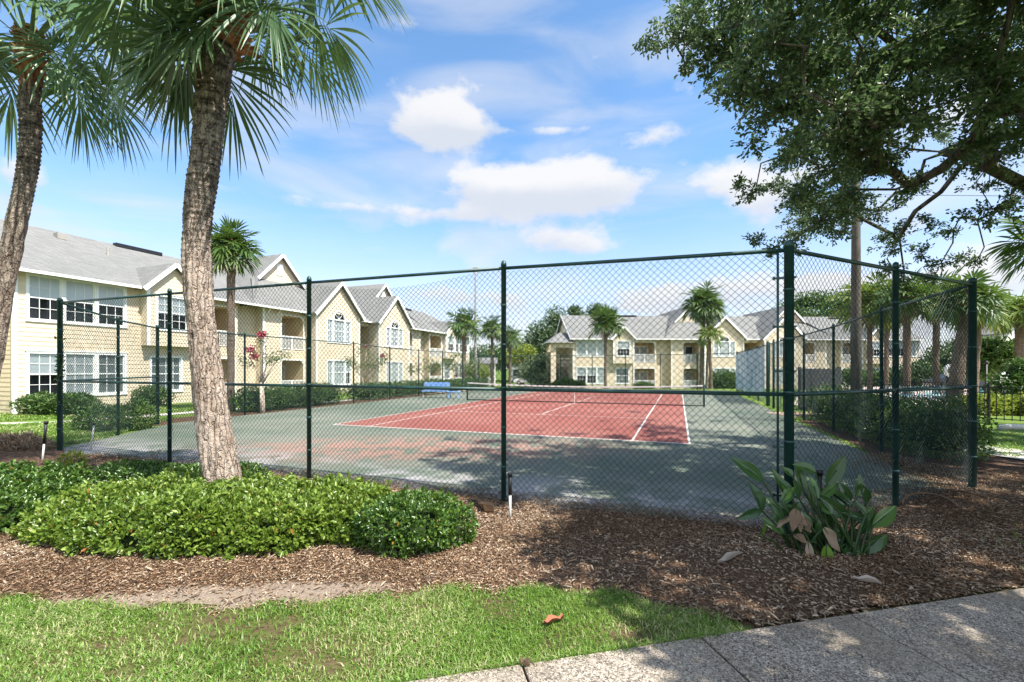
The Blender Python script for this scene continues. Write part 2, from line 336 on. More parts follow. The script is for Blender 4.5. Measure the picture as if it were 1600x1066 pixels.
M['dry_leaf']=leafmat('dry_leaf',g3((.14,.095,.06),(.24,.17,.11),(.34,.26,.18),(.52,.43,.32)),.2,.7,.2,patch=(.3,.2,.13),tcol=(.4,.25,.12))
M['grass']=leafmat('grass_blade',g3((.06,.14,.015),(.12,.25,.025),(.20,.34,.045),(.52,.48,.26)),.4,.42,.4,patch=(.26,.36,.07),tcol=(.30,.46,.05),pscale=1.6)
M['siding_white']=simple('pale_render',(.58,.57,.54),.8,.06,.7)
M['water']=simple('pool_water',(.10,.45,.52),.05,.1,.6,.6)
M['deck']=simple('pool_deck',(.62,.50,.42),.85,.10,.6,bumps=.2)
EXPO=1.12
SUN=4.5; SKY=.112; CLOUD=.46; WR=.0027; TINT=(.86,1.10,1.22); BUMPY=.12; BACK_FILL=.95; FR=.92
OAKN=400; OAKS=370; HEDGE=46000; CHIPS=210000; GRASS=140000
# ================================================================ camera, light, sky
cam=bpy.data.cameras.new('camera'); co_=bpy.data.objects.new('camera',cam); C.objects.link(co_)
co_.location=(0,0,H); co_.rotation_euler=(R(90),0,0); cam.sensor_width=36; cam.lens=F/1600*36; cam.shift_y=(HY-533)/1600; cam.clip_end=5000; cam.clip_start=.05
sc=bpy.context.scene; sc.camera=co_
sc.view_settings.view_transform='Standard'; sc.view_settings.look='None'; sc.view_settings.exposure=EXPO; sc.view_settings.gamma=1
SD=Vector((.465,-.333,.82)).normalized()
sun=bpy.data.lights.new('sun','SUN'); sun.energy=SUN; sun.angle=R(.5); sun.color=(1,.955,.88)
so=bpy.data.objects.new('sun',sun); C.objects.link(so); so.rotation_euler=SD.to_track_quat('Z','Y').to_euler(); so.location=(10,-10,30)
w=bpy.data.worlds.new("World"); sc.world=w; w.use_nodes=True; nt=w.node_tree; nt.nodes.clear(); q=N(nt)
wo=nt.nodes.new('ShaderNodeOutputWorld')
sky=q.n('ShaderNodeTexSky',sky_type='NISHITA'); sky.sun_disc=False; sky.sun_elevation=math.asin(SD.z); sky.sun_rotation=math.atan2(SD.x,SD.y)
sky.air_density=1.0; sky.dust_density=.5; sky.ozone_density=1.2; sky.altitude=0
hs=q.n('ShaderNodeHueSaturation'); hs.inputs['Saturation'].default_value=1.0; q.l(sky.outputs[0],hs.inputs['Color'])
bg=q.n('ShaderNodeBackground'); bg.inputs[1].default_value=SKY; tc=q.n('ShaderNodeTexCoord'); sp=q.n('ShaderNodeSeparateXYZ'); q.l(tc.outputs['Generated'],sp.inputs[0]); tn=q.mix(q.mr(sp.outputs[2],.02,.45),(1.0,.98,1.12),TINT); q.l(q.mix(1.0,hs.outputs[0],tn,'MULTIPLY'),bg.inputs[0])
yy=q.math('MAXIMUM',sp.outputs[1],.05)
az=q.math('ARCTAN2',sp.outputs[0],sp.outputs[1]); el=q.math('ARCSINE',sp.outputs[2])
cv=q.n('ShaderNodeCombineXYZ'); q.l(az,cv.inputs[0]); q.l(el,cv.inputs[1])
def dirof(px,py):
    x=(px-800)/F; z=(HY-py)/F; return math.atan2(x,1), math.asin(z/math.sqrt(x*x+1+z*z))
# clouds: each one a soft blob at its own bearing and height in the sky: px centre, py centre, half width, half height, density
cl=[(850,300,160,50,1.0),(760,290,90,36,.6),(915,285,75,42,.8),(690,170,68,58,1.0),(655,200,70,40,.7),(740,205,50,28,.6),(35,275,55,36,1.0),(860,372,75,24,.75),(905,388,60,22,.5),
    (890,60,45,22,.6),(950,85,40,22,.6),(520,255,120,14,.4),(640,330,180,14,.4),(1060,60,60,80,.55),(1040,205,95,24,.55),(1130,285,80,34,.7),(1185,320,60,36,.7),(860,203,120,9,.5),(600,30,110,36,.45),(150,130,130,40,.5),
    (760,470,150,30,.6),(1010,470,170,32,.6),(1130,450,150,40,.55),(640,500,120,26,.5),(520,330,220,22,.28),(420,300,160,16,.22),(1310,450,120,42,.8),(1480,470,150,50,.75),(1560,420,120,60,.6),(1450,330,90,50,.7),(1240,520,200,30,.6),
    (560,400,260,30,.25),(1300,260,110,50,.7),(1500,180,120,60,.7),(1250,100,160,50,.6),(900,530,400,26,.5),(300,420,200,30,.15),(620,455,150,20,.35),
    (2300,300,400,120,.8),(-700,250,300,90,.7),(2200,-300,500,150,.6)]
nz=q.n('ShaderNodeTexNoise'); nz.inputs['Scale'].default_value=7; nz.inputs['Detail'].default_value=10; nz.inputs['Roughness'].default_value=.60; q.l(q.scale(cv.outputs[0],(1,1.7,1)),nz.inputs['Vector'])
nf=nz.outputs['Fac']
nz2=q.n('ShaderNodeTexNoise'); nz2.inputs['Scale'].default_value=2.2; nz2.inputs['Detail'].default_value=6; nz2.inputs['Distortion'].default_value=.6; q.l(q.scale(cv.outputs[0],(1,3.4,1),(0,0,.12)),nz2.inputs['Vector'])
tot=None; low=None
for px,py,hw,hh,de in cl:
    a0,e0=dirof(px,py); a1,_=dirof(px+hw,py); _,e1=dirof(px,py-hh)
    u=q.math('DIVIDE',q.math('SUBTRACT',az,a0),abs(a1-a0)); v=q.math('DIVIDE',q.math('SUBTRACT',el,e0),abs(e1-e0))
    r2=q.math('ADD',q.math('MULTIPLY',u,u),q.math('MULTIPLY',v,v))
    b=q.math('MULTIPLY',q.math('POWER',2.718,q.math('MULTIPLY',r2,-1.0)),de)
    tot=b if tot is None else q.math('ADD',tot,b)
    lo=q.math('MULTIPLY',b,v); low=lo if low is None else q.math('ADD',low,lo)
dens=q.math('ADD',tot,q.math('MULTIPLY',q.math('SUBTRACT',nf,.5),1.9))
back=q.mr(sp.outputs[1],.15,-.25,0,1); dens=q.math('ADD',dens,q.math('MULTIPLY',back,.65)); cm=q.mr(dens,.33,.92,0,1)  # extra unseen cloud cover behind the camera, added as neutral ambient fill
veil=q.math('MULTIPLY',q.mr(nz2.outputs['Fac'],.40,.66,0,.85),q.mr(el,.02,.5,1,.5))
hz=q.mr(el,-.02,.36,.72,0)
fac=q.math('MAXIMUM',q.math('MULTIPLY',cm,.93),q.math('MAXIMUM',veil,hz))
ccol=q.mix(q.mr(q.math('ADD',low,q.math('MULTIPLY',q.math('SUBTRACT',nf,.5),1.2)),-.5,.45),(.76,.80,.88),(1.0,.99,.985))
bc=q.n('ShaderNodeBackground'); q.l(q.math('MULTIPLY',q.math('ADD',q.math('MULTIPLY',back,.9),1.0),CLOUD),bc.inputs[1]); q.l(ccol,bc.inputs[0])  # the added clouds behind the camera are brightened to lift the shade
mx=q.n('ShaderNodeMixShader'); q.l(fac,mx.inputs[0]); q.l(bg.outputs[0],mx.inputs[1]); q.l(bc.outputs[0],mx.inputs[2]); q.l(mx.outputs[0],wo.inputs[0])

# ================================================================ ground, mulch bed, walks, court
def gz(x,y):
    t=np.clip((np.asarray(y,float)-41)/9,0,1); return -.55*t*t*(3-2*t)
xs=np.unique(np.concatenate([np.linspace(-12,16,85),np.linspace(-90,110,101),[-1500,-600,-250,250,600,1500]])); ys=np.unique(np.concatenate([np.linspace(-12,14,79),np.linspace(14,60,60),np.linspace(60,140,30),[-400,-100,-40,220,500,1200,2500]]))
X,Y=np.meshgrid(xs,ys); nx=len(xs); Z=gz(X,Y); V=np.stack([X,Y,Z],-1).reshape(-1,3)
i=np.arange(len(ys)-1)[:,None]*nx+np.arange(nx-1)[None]; i=i.ravel(); Fg=np.stack([i,i+1,i+1+nx,i+nx],-1)
struct(npmesh('ground',V,Fg,M['ground'],smooth=True))
# walkway in front: a straight walk of exposed aggregate, cut into slabs
w0=np.array(G(690,1066)); w1=np.array(G(1600,925)); wd=(w1-w0)/np.linalg.norm(w1-w0); wn=np.array((wd[1],-wd[0]))
j0=np.array(G(1092,1000)); s0=float((j0-w0)@wd)
mb=MB()
for k in range(-5,9):
    a=s0+k*1.27+.008; b=s0+(k+1)*1.27-.008
    c=[w0+wd*a,w0+wd*b,w0+wd*b+wn*1.55,w0+wd*a+wn*1.55]
    e=.012
    def pt(i,j,z): return w0+wd*(a+(b-a)*i)+wn*(1.55*j), z
    ins=[(w0+wd*(a+e)+wn*e),(w0+wd*(b-e)+wn*e),(w0+wd*(b-e)+wn*(1.55-e)),(w0+wd*(a+e)+wn*(1.55-e))]
    vs=[(p[0],p[1],-.05) for p in c]+[(p[0],p[1],.033) for p in c]+[(p[0],p[1],.042) for p in ins]
    mb.add(vs,[(0,1,5,4),(1,2,6,5),(2,3,7,6),(3,0,4,7),(4,5,9,8),(5,6,10,9),(6,7,11,10),(7,4,8,11),(8,9,10,11)])
struct(mb.build('walkway',M['aggregate']))
mb=MB(); c=[w0-wd*5.5,w0+wd*14,w0+wd*14+wn*1.52,w0-wd*5.5+wn*1.52]; mb.add([(p[0],p[1],.012) for p in c],[(0,1,2,3)])
struct(mb.build('walkway_joint_bed',M['mulch']))
# mulch bed: outlined towards the lawn, up to the court and right across to the far walk
edge=[(-700,935),(-200,932),(0,937),(120,956),(250,953),(400,955),(560,940),(640,930),(700,925),(850,925),(950,933),(1050,955),(1150,978)]
front=[np.array(G(*e)) for e in edge]
def front_y(x):
    xs_=np.array([p[0] for p in front]); ys_=np.array([p[1] for p in front]); return np.interp(x,xs_,ys_)
def walk_y(x): return w0[1]+(x-w0[0])*wd[1]/wd[0]
def back_y(x):      # rear limit of the bed: the strip outside the fence
    x=np.asarray(x,float); y=np.where(x<-7.2,9.2+(-7.2-x)*.05,20.0); return y
fenceA=5.82
def in_bed(x,y):
    lim=np.maximum(np.where(x>1.0,walk_y(x)+.02,0),np.where(x<1.75,front_y(np.clip(x,-9.5,1.6)),0))
    wob=.05*np.sin(x*9)+.03*np.sin(x*23+1)
    ok=y>lim+np.where(x<1.5,wob,0)
    back=np.where(x<-6.9,9.6+(-6.9-x)*.12+.25*np.sin(x*1.7),60)
    right=np.where(x>7.6,G(1560,715)[1]-.2+.3*(x-10),60)
    right=np.where(x>8.2,7.9+.06*(x-8.2)+.1*np.sin(x*3),60)
    return ok&(y<back)&(y<right)&(x>-13)&(x<20)
def inside_court(x,y,m=0.0):
    a=CA[0]*x+CA[1]*y; b=CB[0]*x+CB[1]*y
    return (a>fenceA+m)&(b<4.05-m)&(b>-16.1+m)&(a-5.9+(-b-13.1)*-1.35>m*1.5)&((a-5.85)-(b-1.2)*1.05>m*1.5)&(a<41.5)
def bedgrid(x0,x1,y0,y1,h):
    xs=np.arange(x0,x1,h); ys=np.arange(y0,y1,h); X,Y=np.meshgrid(xs,ys); return X,Y
def bed_z(X,Y):
    p=np.stack([X,Y,0*X],-1); z=.014+.02*(vnoise(p*1.3,3,3)+1)*.5+.012*(vnoise(p*6,5,2)+1)*.5
    mound=.10*np.exp(-((X-5.6)**2/2.2+(Y-5.15)**2/.35)); pile=.0
    e_=np.where(X<1.6,np.clip((Y-front_y(np.clip(X,-9.5,1.6)))/.3,.15,1),1); return z*e_+mound
h=.06; X,Y=bedgrid(-13,20,2.6,11.2,h); ok=in_bed(X,Y)&~inside_court(X,Y,.12)
Z=bed_z(X,Y); sand=np.zeros_like(X)
for (px,py,rx,ry,a) in [(200,944,.9,.16,1),(330,938,.7,.2,1.1),(470,928,.6,.2,1.1),(560,924,.4,.15,.8),(640,905,.5,.1,.4),(150,955,.6,.08,.8)]:
    c=G(px,py); sand=np.maximum(sand,a*np.exp(-((X-c[0])**2/rx**2+(Y-c[1])**2/ry**2)))
def grid_faces(ok,shape):
    ny,nx=shape; i=np.arange(ny-1)[:,None]*nx+np.arange(nx-1)[None]; k=ok[:-1,:-1]&ok[1:,:-1]&ok[:-1,1:]&ok[1:,1:]; i=i[k]
    return np.stack([i,i+1,i+1+nx,i+nx],-1)
Fm=grid_faces(ok,X.shape); used=np.unique(Fm); rm=-np.ones(X.size,int); rm[used]=np.arange(len(used))
struct(npmesh('mulch_bed',np.stack([X,Y,Z],-1).reshape(-1,3)[used],rm[Fm],M['mulch'],smooth=True,extra={'sand':sand.ravel()[used]}))
# mulch strip outside the left side of the court and behind the right hedge
def strip(name,pts,mat,z,nx=60):
    mb=MB(); mb.add([(p[0],p[1],z) for p in pts],[tuple(range(len(pts)))]); return struct(mb.build(name,mat))
strip('mulch_strip',[AB(9.6,-17.9),AB(9.6,-16.0),AB(41,-16.0),AB(41,-17.9)],M['mulch'],.006)
strip('hedge_bed',[AB(8.3,4.1),AB(8.3,6.9),AB(19,6.7),AB(19,4.1)],M['mulch'],.007)
# court slab
Lf=np.array(AB(5.86,-13.2)[:2]); 
court=[AB(5.80,1.15),AB(8.5,3.85),AB(41.4,3.95),AB(41.4,-13.5),AB(38.9,-16.15),AB(10.3,-16.15),AB(5.80,-13.3)]
strip('tennis_court',court,M['court_green'],.020)
A0,A1,B0,B1=11.85,35.62,-10.72,.25
strip('court_playing_area',[AB(A0,B0),AB(A0,B1),AB(A1,B1),AB(A1,B0)],M['court_red'],.025)
mb=MB()
def ln(a0,b0,a1,b1,w=.055):
    p=np.array(AB(a0,b0)); r=np.array(AB(a1,b1)); d=(r-p)/np.linalg.norm(r-p); n=np.array((d[1],-d[0],0))*w/2
    mb.add([tuple(v[:2])+(.030,) for v in (p-n,p+n,r+n,r-n)],[(0,3,2,1)])
sB0,sB1=B0+1.37,B1-1.37; nA=(A0+A1)/2; mid=(B0+B1)/2
ln(A0,B0-.03,A0,B1+.03,.09); ln(A1,B0,A1,B1)
ln(A0+.05,B0,A1-.03,B0); ln(A0+.05,B1,A1-.03,B1)
ln(A0+.05,sB0,A1-.03,sB0); ln(A0+.05,sB1,A1-.03,sB1)
for s in (-1,1): ln(nA+s*6.4,sB0+.03,nA+s*6.4,sB1-.03)
ln(nA-6.37,mid,nA+6.37,mid); ln(A0+.05,mid,A0+.15,mid)
struct(mb.build('court_lines',M['line']))
# walks and lawns further off
def walkpoly(name,pix,mat,z=.014):
    return strip(name,[G(*p) for p in pix],mat,z)
mb=MB(); l=[(G(-60,663.5)),(G(100,658.5)),(G(330,641.5)),(G(470,631)),(G(640,617)),(G(760,607.5))]; r_=[(G(-60,668)),(G(100,662.5)),(G(330,644)),(G(470,633)),(G(640,618.2)),(G(760,608.3))]
for k in range(len(l)-1): mb.add([(*l[k],.02),(*l[k+1],.02),(*r_[k+1],.02),(*r_[k],.02)],[(0,3,2,1)])
struct(mb.build('garden_walk',M['concrete_far']))
mb=MB(); l=[G(1470,693),G(1525,697),G(1600,705),G(1760,716)]; r_=[G(1470,700),G(1525,709),G(1600,721),G(1760,740)]
for k in range(3): mb.add([(*l[k],.03),(*l[k+1],.03),(*r_[k+1],.03),(*r_[k],.03)],[(0,3,2,1)])
struct(mb.build('side_path',M['concrete_far']))
# pool terrace beyond the iron fence, water let into it
strip('pool_deck',[(*G(1240,633),0),(*G(1800,640),0),(*G(1800,600),0),(*G(1250,606),0)],M['deck'],.012)
strip('pool_water',[(*G(1524,622),0),(*G(1620,622),0),(*G(1600,606),0),(*G(1524,606),0)],M['water'],.018)
strip('far_drive',[(-8,64,0),(20,62.5,0),(20,69,0),(-8,70,0)],M['concrete_far'],-.53)
mb=MB(); mb.box(6.5,48,45.0,46.6,-.9,-.42); struct(mb.build('foundation_walk',M['concrete_far']))

# ================================================================ the chain-link fence
def ptop(a,b):   # rail height varies a little with the ground
    x,y,_=AB(a,b); return float(np.interp(x,[-12,-3,0,3,8],[3.40,3.33,3.29,3.22,3.19])) if y<12 else (3.25 if x<-8 else 3.12)
corners=[(5.79,1.16),(9.02,4.28),(39.0,4.28),(41.8,1.5),(41.8,-13.6),(39.0,-16.4),(9.95,-16.4),(5.95,-13.15)]
fence=tag(empty('chain_link_fence',AB(5.79,1.16)),'tall dark green chain-link fence with posts and two rails running all round the tennis court','fence')
fo=Vector(AB(5.79,1.16))
def rel(p): return Vector(p)-fo
segs=[]   # (p,q,n bays)
front_posts=[(480,0),(265,0),(787,0)]
def on_front(px):
    p=np.array(AB(*corners[0])); q_=np.array(AB(*corners[7])); r=(px-800)/F; t=(r*p[1]-p[0])/((q_[0]-p[0])-r*(q_[1]-p[1])); return p+(q_-p)*t
FP=[np.array(AB(*corners[7])),on_front(265),on_front(483),on_front(787),np.array(AB(*corners[0]))]
def lerp(p,q_,n): return [np.array(p)+(np.array(q_)-np.array(p))*k/n for k in range(n+1)]
chains=[(FP,'front'),(lerp(AB(*corners[0]),AB(*corners[1]),2),'near'),(lerp(AB(*corners[1]),AB(*corners[2]),9),'side'),(lerp(AB(*corners[2]),AB(*corners[3]),1),'far'),
        (lerp(AB(*corners[3]),AB(*corners[4]),5),'far'),(lerp(AB(*corners[4]),AB(*corners[5]),1),'far'),(lerp(AB(*corners[5]),AB(*corners[6]),9),'side'),(lerp(AB(*corners[6]),AB(*corners[7]),2),'near')]
done=set()
def topz(p):
    a=float(CA@p[:2]); b=float(CB@p[:2]); return ptop(a,b)
def post(p,rad,cap=True):
    k=(round(p[0],2),round(p[1],2))
    if k in done: return
    done.add(k); z=topz(p)
    mb=MB(); c=rel((p[0],p[1],-.25)); mb.lathe(c,[(rad,0),(rad,z+.25+.02),(rad*1.12,z+.25+.021),(rad*1.12,z+.25+.05),(rad*.8,z+.25+.085),(rad*.2,z+.25+.1)],14)
    for zz in (.5,1.05,1.6,2.2,2.75): mb.lathe(rel((p[0],p[1],zz)),[(rad*1.1,0),(rad*1.18,.002),(rad*1.18,.024),(rad*1.1,.026)],14)
    mb.build('post',M['green_steel'],fence,True)
def midz(p): return 1.59 if p[1]<12 else 1.6
def wires(p,q_,pitch,rad,droop=None,seed=0):
    """woven diamonds: zigzag wires hooked into their neighbours"""
    p=np.array(p);q_=np.array(q_); L=np.linalg.norm((q_-p)[:2]); d=(q_-p)/L; d[2]=0; n=np.array((d[1],-d[0],0)); hp=pitch/2
    nc=int(L/hp); zt=(topz(p)+topz(q_))/2; z0=.03; nr=int((zt-z0-.02)/hp); hz_=(zt-z0-.02)/nr
    cs=np.arange(nc+1); rs=np.arange(nr+1); Cg,Rg=np.meshgrid(cs,rs,indexing='ij')
    s=Cg*L/nc; z=z0+Rg*hz_
    pp=np.stack([s,z,0*s+seed*3.7],-1)
    lowr=1+1.6*np.clip(1-z/.9,0,1); wx=.018*lowr*vnoise(pp*1.4,seed+1,2); wz=.016*lowr*vnoise(pp*1.2,seed+2,2); wy=.055*lowr*vnoise(pp*.9,seed+3,2)
    top=Rg/nr
    if droop is not None: z=z-droop(s/L)*top**3
    s=np.clip(s+wx,0,L); z=z+wz*(1-top**8)
    # segments from (c,r) to neighbour columns, only where parity matches
    a=[];b=[]
    for dc in (1,-1):
        c0=Cg[:,:-1]; r0=Rg[:,:-1]; k=((c0+r0)%2==0)&(c0+dc>=0)&(c0+dc<=nc)
        a.append(np.stack([c0[k],r0[k]],-1)); b.append(np.stack([c0[k]+dc,r0[k]+1],-1))
    a=np.concatenate(a); b=np.concatenate(b)
    def pos(i,off): 
        c=i[:,0]; r=i[:,1]; return p[None]*[1,1,0]+d[None]*s[c,r][:,None]+n[None]*(wy[c,r]*(1-abs(2*top[c,r]-1)**6)+off)[:,None]+np.array((0,0,1))[None]*z[c,r][:,None]
    sg=np.where(a[:,0]<b[:,0],1,-1)*rad*.9
    A=pos(a,sg); B=pos(b,sg); D=B-A; D/=np.linalg.norm(D,axis=1)[:,None]
    U=np.cross(D,n[None]); U/=np.linalg.norm(U,axis=1)[:,None]; W=np.cross(D,U)
    vs=[]
    for T in (A,B):
        for t in (0,2.094,4.189): vs.append(T+(U*math.cos(t)+W*math.sin(t))*rad)
    Vv=np.stack(vs,1); m=len(A); base=np.arange(m)[:,None]*6
    f=np.concatenate([base+np.array([k,(k+1)%3,(k+1)%3+3,k+3])[None] for k in range(3)],0)
    Vv=Vv.reshape(-1,3)-np.array(fo)[None]
    return Vv,f
sd=0
for ch,kind in chains:
    for k in range(len(ch)-1):
        p,q_=ch[k],ch[k+1]; sd+=1
        rad=.036
        endp=(k==0),(k+2==len(ch))
        post(p,.050 if k==0 else .036); post(q_,.050 if k+2==len(ch) else .036)
        zt0,zt1=topz(p),topz(q_)
        mb=MB(); mb.tube([rel((p[0],p[1],zt0-.01)),rel((q_[0],q_[1],zt1-.01))],.024 if kind!='near' else .026,8); mb.build('top_rail',M['green_steel'],fence,True)
        mb=MB(); kind in ('front','near') and mb.tube([rel((p[0],p[1],midz(p))),rel((q_[0],q_[1],midz(q_)))],.024,8); mb.v and mb.build('middle_rail',M['green_steel'],fence,True)
        near=kind in('front','near'); droop=None
        if kind=='front' and k==2: droop=lambda t: .20*np.sin(np.pi*np.clip((t-.0)/1.0,0,1))**1.2*(1-t*.35)
        Vv,ff=wires(p,q_,.084 if near else .095,WR if near else WR*1.05,droop,sd)
        npmesh('wire_mesh',Vv,ff,M['green_wire'],fence)
# tension bar with clamps beside the near right corner post
p=np.array(AB(*corners[0])); dF=(FP[3]-FP[4]); dF/=np.linalg.norm(dF)
mb=MB(); b=p+dF*.11; mb.tube([rel((b[0],b[1],.05)),rel((b[0],b[1],3.2))],.013,8); mb.build('tension_bar',M['green_steel'],fence,True)
mb=MB()
for z in (.45,1.0,1.85,2.35,2.9):
    e=p+dF*.15; f_=p-dF*.07; mb.beam(rel((e[0],e[1],z)),rel((f_[0],f_[1],z)),.03,.022); mb.tube([rel((e[0],e[1],z-.02)),rel((e[0],e[1],z+.02))],.012,6)
mb.build('brace_band',M['green_steel'],fence)
# gate posts and pale windscreen along the far part of the right side
p0=np.array(AB(9.02+17.2,4.22)); p1=np.array(AB(38.9,4.22))
mb=MB(); n_=40
for k in range(n_):
    a=p0+(p1-p0)*k/n_; b=p0+(p1-p0)*(k+1)/n_; wv=lambda t: .03*math.sin(t*2.3)+.02*math.sin(t*5.1)
    off=np.array((CB[0],CB[1],0)); aa=a-off*(.07+wv(k)); bb=b-off*(.07+wv(k+1))
    mb.add([rel((aa[0],aa[1],.35)),rel((bb[0],bb[1],.35)),rel((bb[0],bb[1],3.0)),rel((aa[0],aa[1],3.0))],[(0,1,2,3)])
o=mb.build('windscreen',M['windscreen'],fence); o['label']='pale blue-grey windscreen cloth tied to the far right side of the fence'
for t,r in ((16.6,.07),(15.1,.05)):
    q_=AB(9.02+t,4.2); mb=MB(); mb.lathe(rel((q_[0],q_[1],0)),[(r,0),(r,3.2),(r*.5,3.26)],12); mb.build('gate_post',M['green_steel'],fence,True)
# ================================================================ foliage makers
def leaves(Pc,D,Nn,L,W,fold=.25):
    """two-faced folded leaves. Pc base points, D direction, Nn face normal, L length, W width (arrays)"""
    n=len(Pc); D=D/np.linalg.norm(D,axis=1)[:,None]; S=np.cross(D,Nn); S/=np.maximum(np.linalg.norm(S,axis=1),1e-6)[:,None]; U=np.cross(S,D)
    L=np.broadcast_to(L,(n,))[:,None]; W=np.broadcast_to(W,(n,))[:,None]
    pts=[Pc, Pc+D*L*.35+S*W*.5+U*W*fold, Pc+D*L*.75+S*W*.42+U*W*fold*.7, Pc+D*L-U*L*.10, Pc+D*L*.75-S*W*.42+U*W*fold*.7, Pc+D*L*.35-S*W*.5+U*W*fold]
    V=np.stack(pts,1).reshape(-1,3); b=np.arange(n)[:,None]*6
    Fc=np.concatenate([b+np.array([0,1,2,3]),b+np.array([0,3,4,5])],1).reshape(-1,4)
    return V,Fc,np.repeat(rng.random(n),2)
def unit(n,up=0.0):
    v=rng.normal(size=(n,3)); v/=np.linalg.norm(v,axis=1)[:,None]; v[:,2]+=up; return v/np.linalg.norm(v,axis=1)[:,None]
def leafobj(name,Pc,D,Nn,L,W,mat,parent=None,fold=.25,rnd=None,origin=(0,0,0)):
    V,Fc,r=leaves(Pc-np.array(origin)[None],D,Nn,L,W,fold)
    return npmesh(name,V,Fc,mat,parent,r if rnd is None else np.repeat(rnd,2))
def ellip_points(ells,n,depth=.3,zmin=.02,trim=.80):
    """points on the joined skin of several ellipsoids (cx,cy,cz,rx,ry,rz) with some depth"""
    E=np.array(ells,float); area=(E[:,3]*E[:,4]+E[:,4]*E[:,5]+E[:,3]*E[:,5]); pr=area/area.sum()
    k=rng.choice(len(E),size=int(n*2.9),p=pr); u=unit(len(k)); e=E[k]
    rr=1.04-depth*rng.random(len(k))**1.6
    q0=e[:,:3]+u*e[:,3:]; bump=.11*vnoise(q0*2.4,11,2)+BUMPY*vnoise(q0*8,12,2)
    p=e[:,:3]+u*e[:,3:]*(rr+bump)[:,None]; nrm=u/e[:,3:]; nrm/=np.linalg.norm(nrm,axis=1)[:,None]
    keep=(p[:,2]>zmin)&(vnoise(q0*11,13,2)>-.55)
    for j in range(len(E)):
        q_=(p-E[j,:3])/E[j,3:]; keep&=~((np.linalg.norm(q_,axis=1)<trim)&(k!=j))
    p=p[keep][:n]; nrm=nrm[keep][:n]; return p,nrm
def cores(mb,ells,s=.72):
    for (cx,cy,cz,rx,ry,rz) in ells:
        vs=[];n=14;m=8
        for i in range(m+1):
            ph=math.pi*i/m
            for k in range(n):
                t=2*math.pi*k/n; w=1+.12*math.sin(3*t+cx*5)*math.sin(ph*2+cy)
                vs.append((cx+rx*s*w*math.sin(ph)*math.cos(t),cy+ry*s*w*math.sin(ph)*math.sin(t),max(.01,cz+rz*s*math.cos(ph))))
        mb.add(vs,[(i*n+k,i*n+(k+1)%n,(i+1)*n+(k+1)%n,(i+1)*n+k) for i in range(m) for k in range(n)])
def shrub(name,ells,n,L,W,mat,label,cat='shrub',group=None,core=True,up=.6,sp=.2,stems=True,coremat=None,tufts=0,lumps=0):
    r0=random.Random(n); ells=list(ells); main=list(ells)
    for _ in range(lumps):
        c=r0.choice(main); a=r0.uniform(0,6.28); f=r0.uniform(.55,.98); rr=r0.uniform(.13,.26); e_=r0.uniform(.1,1.1)
        ells.append((c[0]+c[3]*f*math.cos(a)*math.cos(e_),c[1]+c[4]*f*math.sin(a)*math.cos(e_),max(.06,c[2]+c[5]*f*math.sin(e_)*.95),rr,rr,rr*.75))
    E=np.array(ells); base=(float(E[:,0].mean()),float(E[:,1].mean()),0.0)
    z0=float(gz(base[0],base[1])); base=(base[0],base[1],z0)
    root=tag(empty(name,base),label,cat,group); B=np.array(base)
    e2=[(a-base[0],b-base[1],c,d,e,f) for a,b,c,d,e,f in ells]
    p,nr=ellip_points(e2,n); m=len(p)
    D=nr*.7+unit(m)*.75+np.array((0,0,up))[None]*.5; Nn=nr*.5+unit(m)*.5+np.array((0,0,.7))[None]
    leafobj('foliage',p,D,Nn,L*(.7+.6*rng.random(m)),W*(.7+.5*rng.random(m)),mat,root)
    if tufts:
        tp,tn=ellip_points(e2,tufts*3,.05); tp=tp[:tufts]; tn=tn[:tufts]; Pt=[];Dt=[]
        tw=MB()
        for a_,b_ in zip(tp,tn):
            d_=b_*.6+np.array((rng.normal()*.4,rng.normal()*.4,.75)); d_/=np.linalg.norm(d_); ln_=rng.uniform(.04,.12)*L/.05; k_=14; s_=rng.random(k_)
            Pt.append(a_[None]+d_[None]*(s_*ln_)[:,None]); Dt.append(d_[None]*.9+unit(k_)*.9); pass
        Pt=np.concatenate(Pt);Dt=np.concatenate(Dt); leafobj('sprigs',Pt,Dt,unit(len(Pt),.8),L*(.8+.5*rng.random(len(Pt))),W*1.05,mat,root,rnd=.45+.5*rng.random(len(Pt)))
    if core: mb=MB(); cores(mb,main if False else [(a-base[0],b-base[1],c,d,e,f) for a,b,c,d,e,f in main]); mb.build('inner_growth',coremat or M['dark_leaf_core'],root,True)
    if stems:
        mb=MB()
        for (cx,cy,cz,rx,ry,rz) in e2[:len(main)]:
            for _ in range(6):
                a=random.uniform(0,6.28); r=random.uniform(.1,.5); mb.tube([(cx*.75+rx*r*.2*math.cos(a),cy*.75+ry*r*.2*math.sin(a),-.02),(cx+rx*r*math.cos(a),cy+ry*r*math.sin(a),cz*.6),(cx+rx*.85*math.cos(a),cy+ry*.85*math.sin(a),cz+rz*.45)],[.012,.009,.004],5)
        mb.build('stems',M['twig'],root)
    return root
def tubes_from(mb,pts,rad,n=7): mb.tube(pts,rad,n)
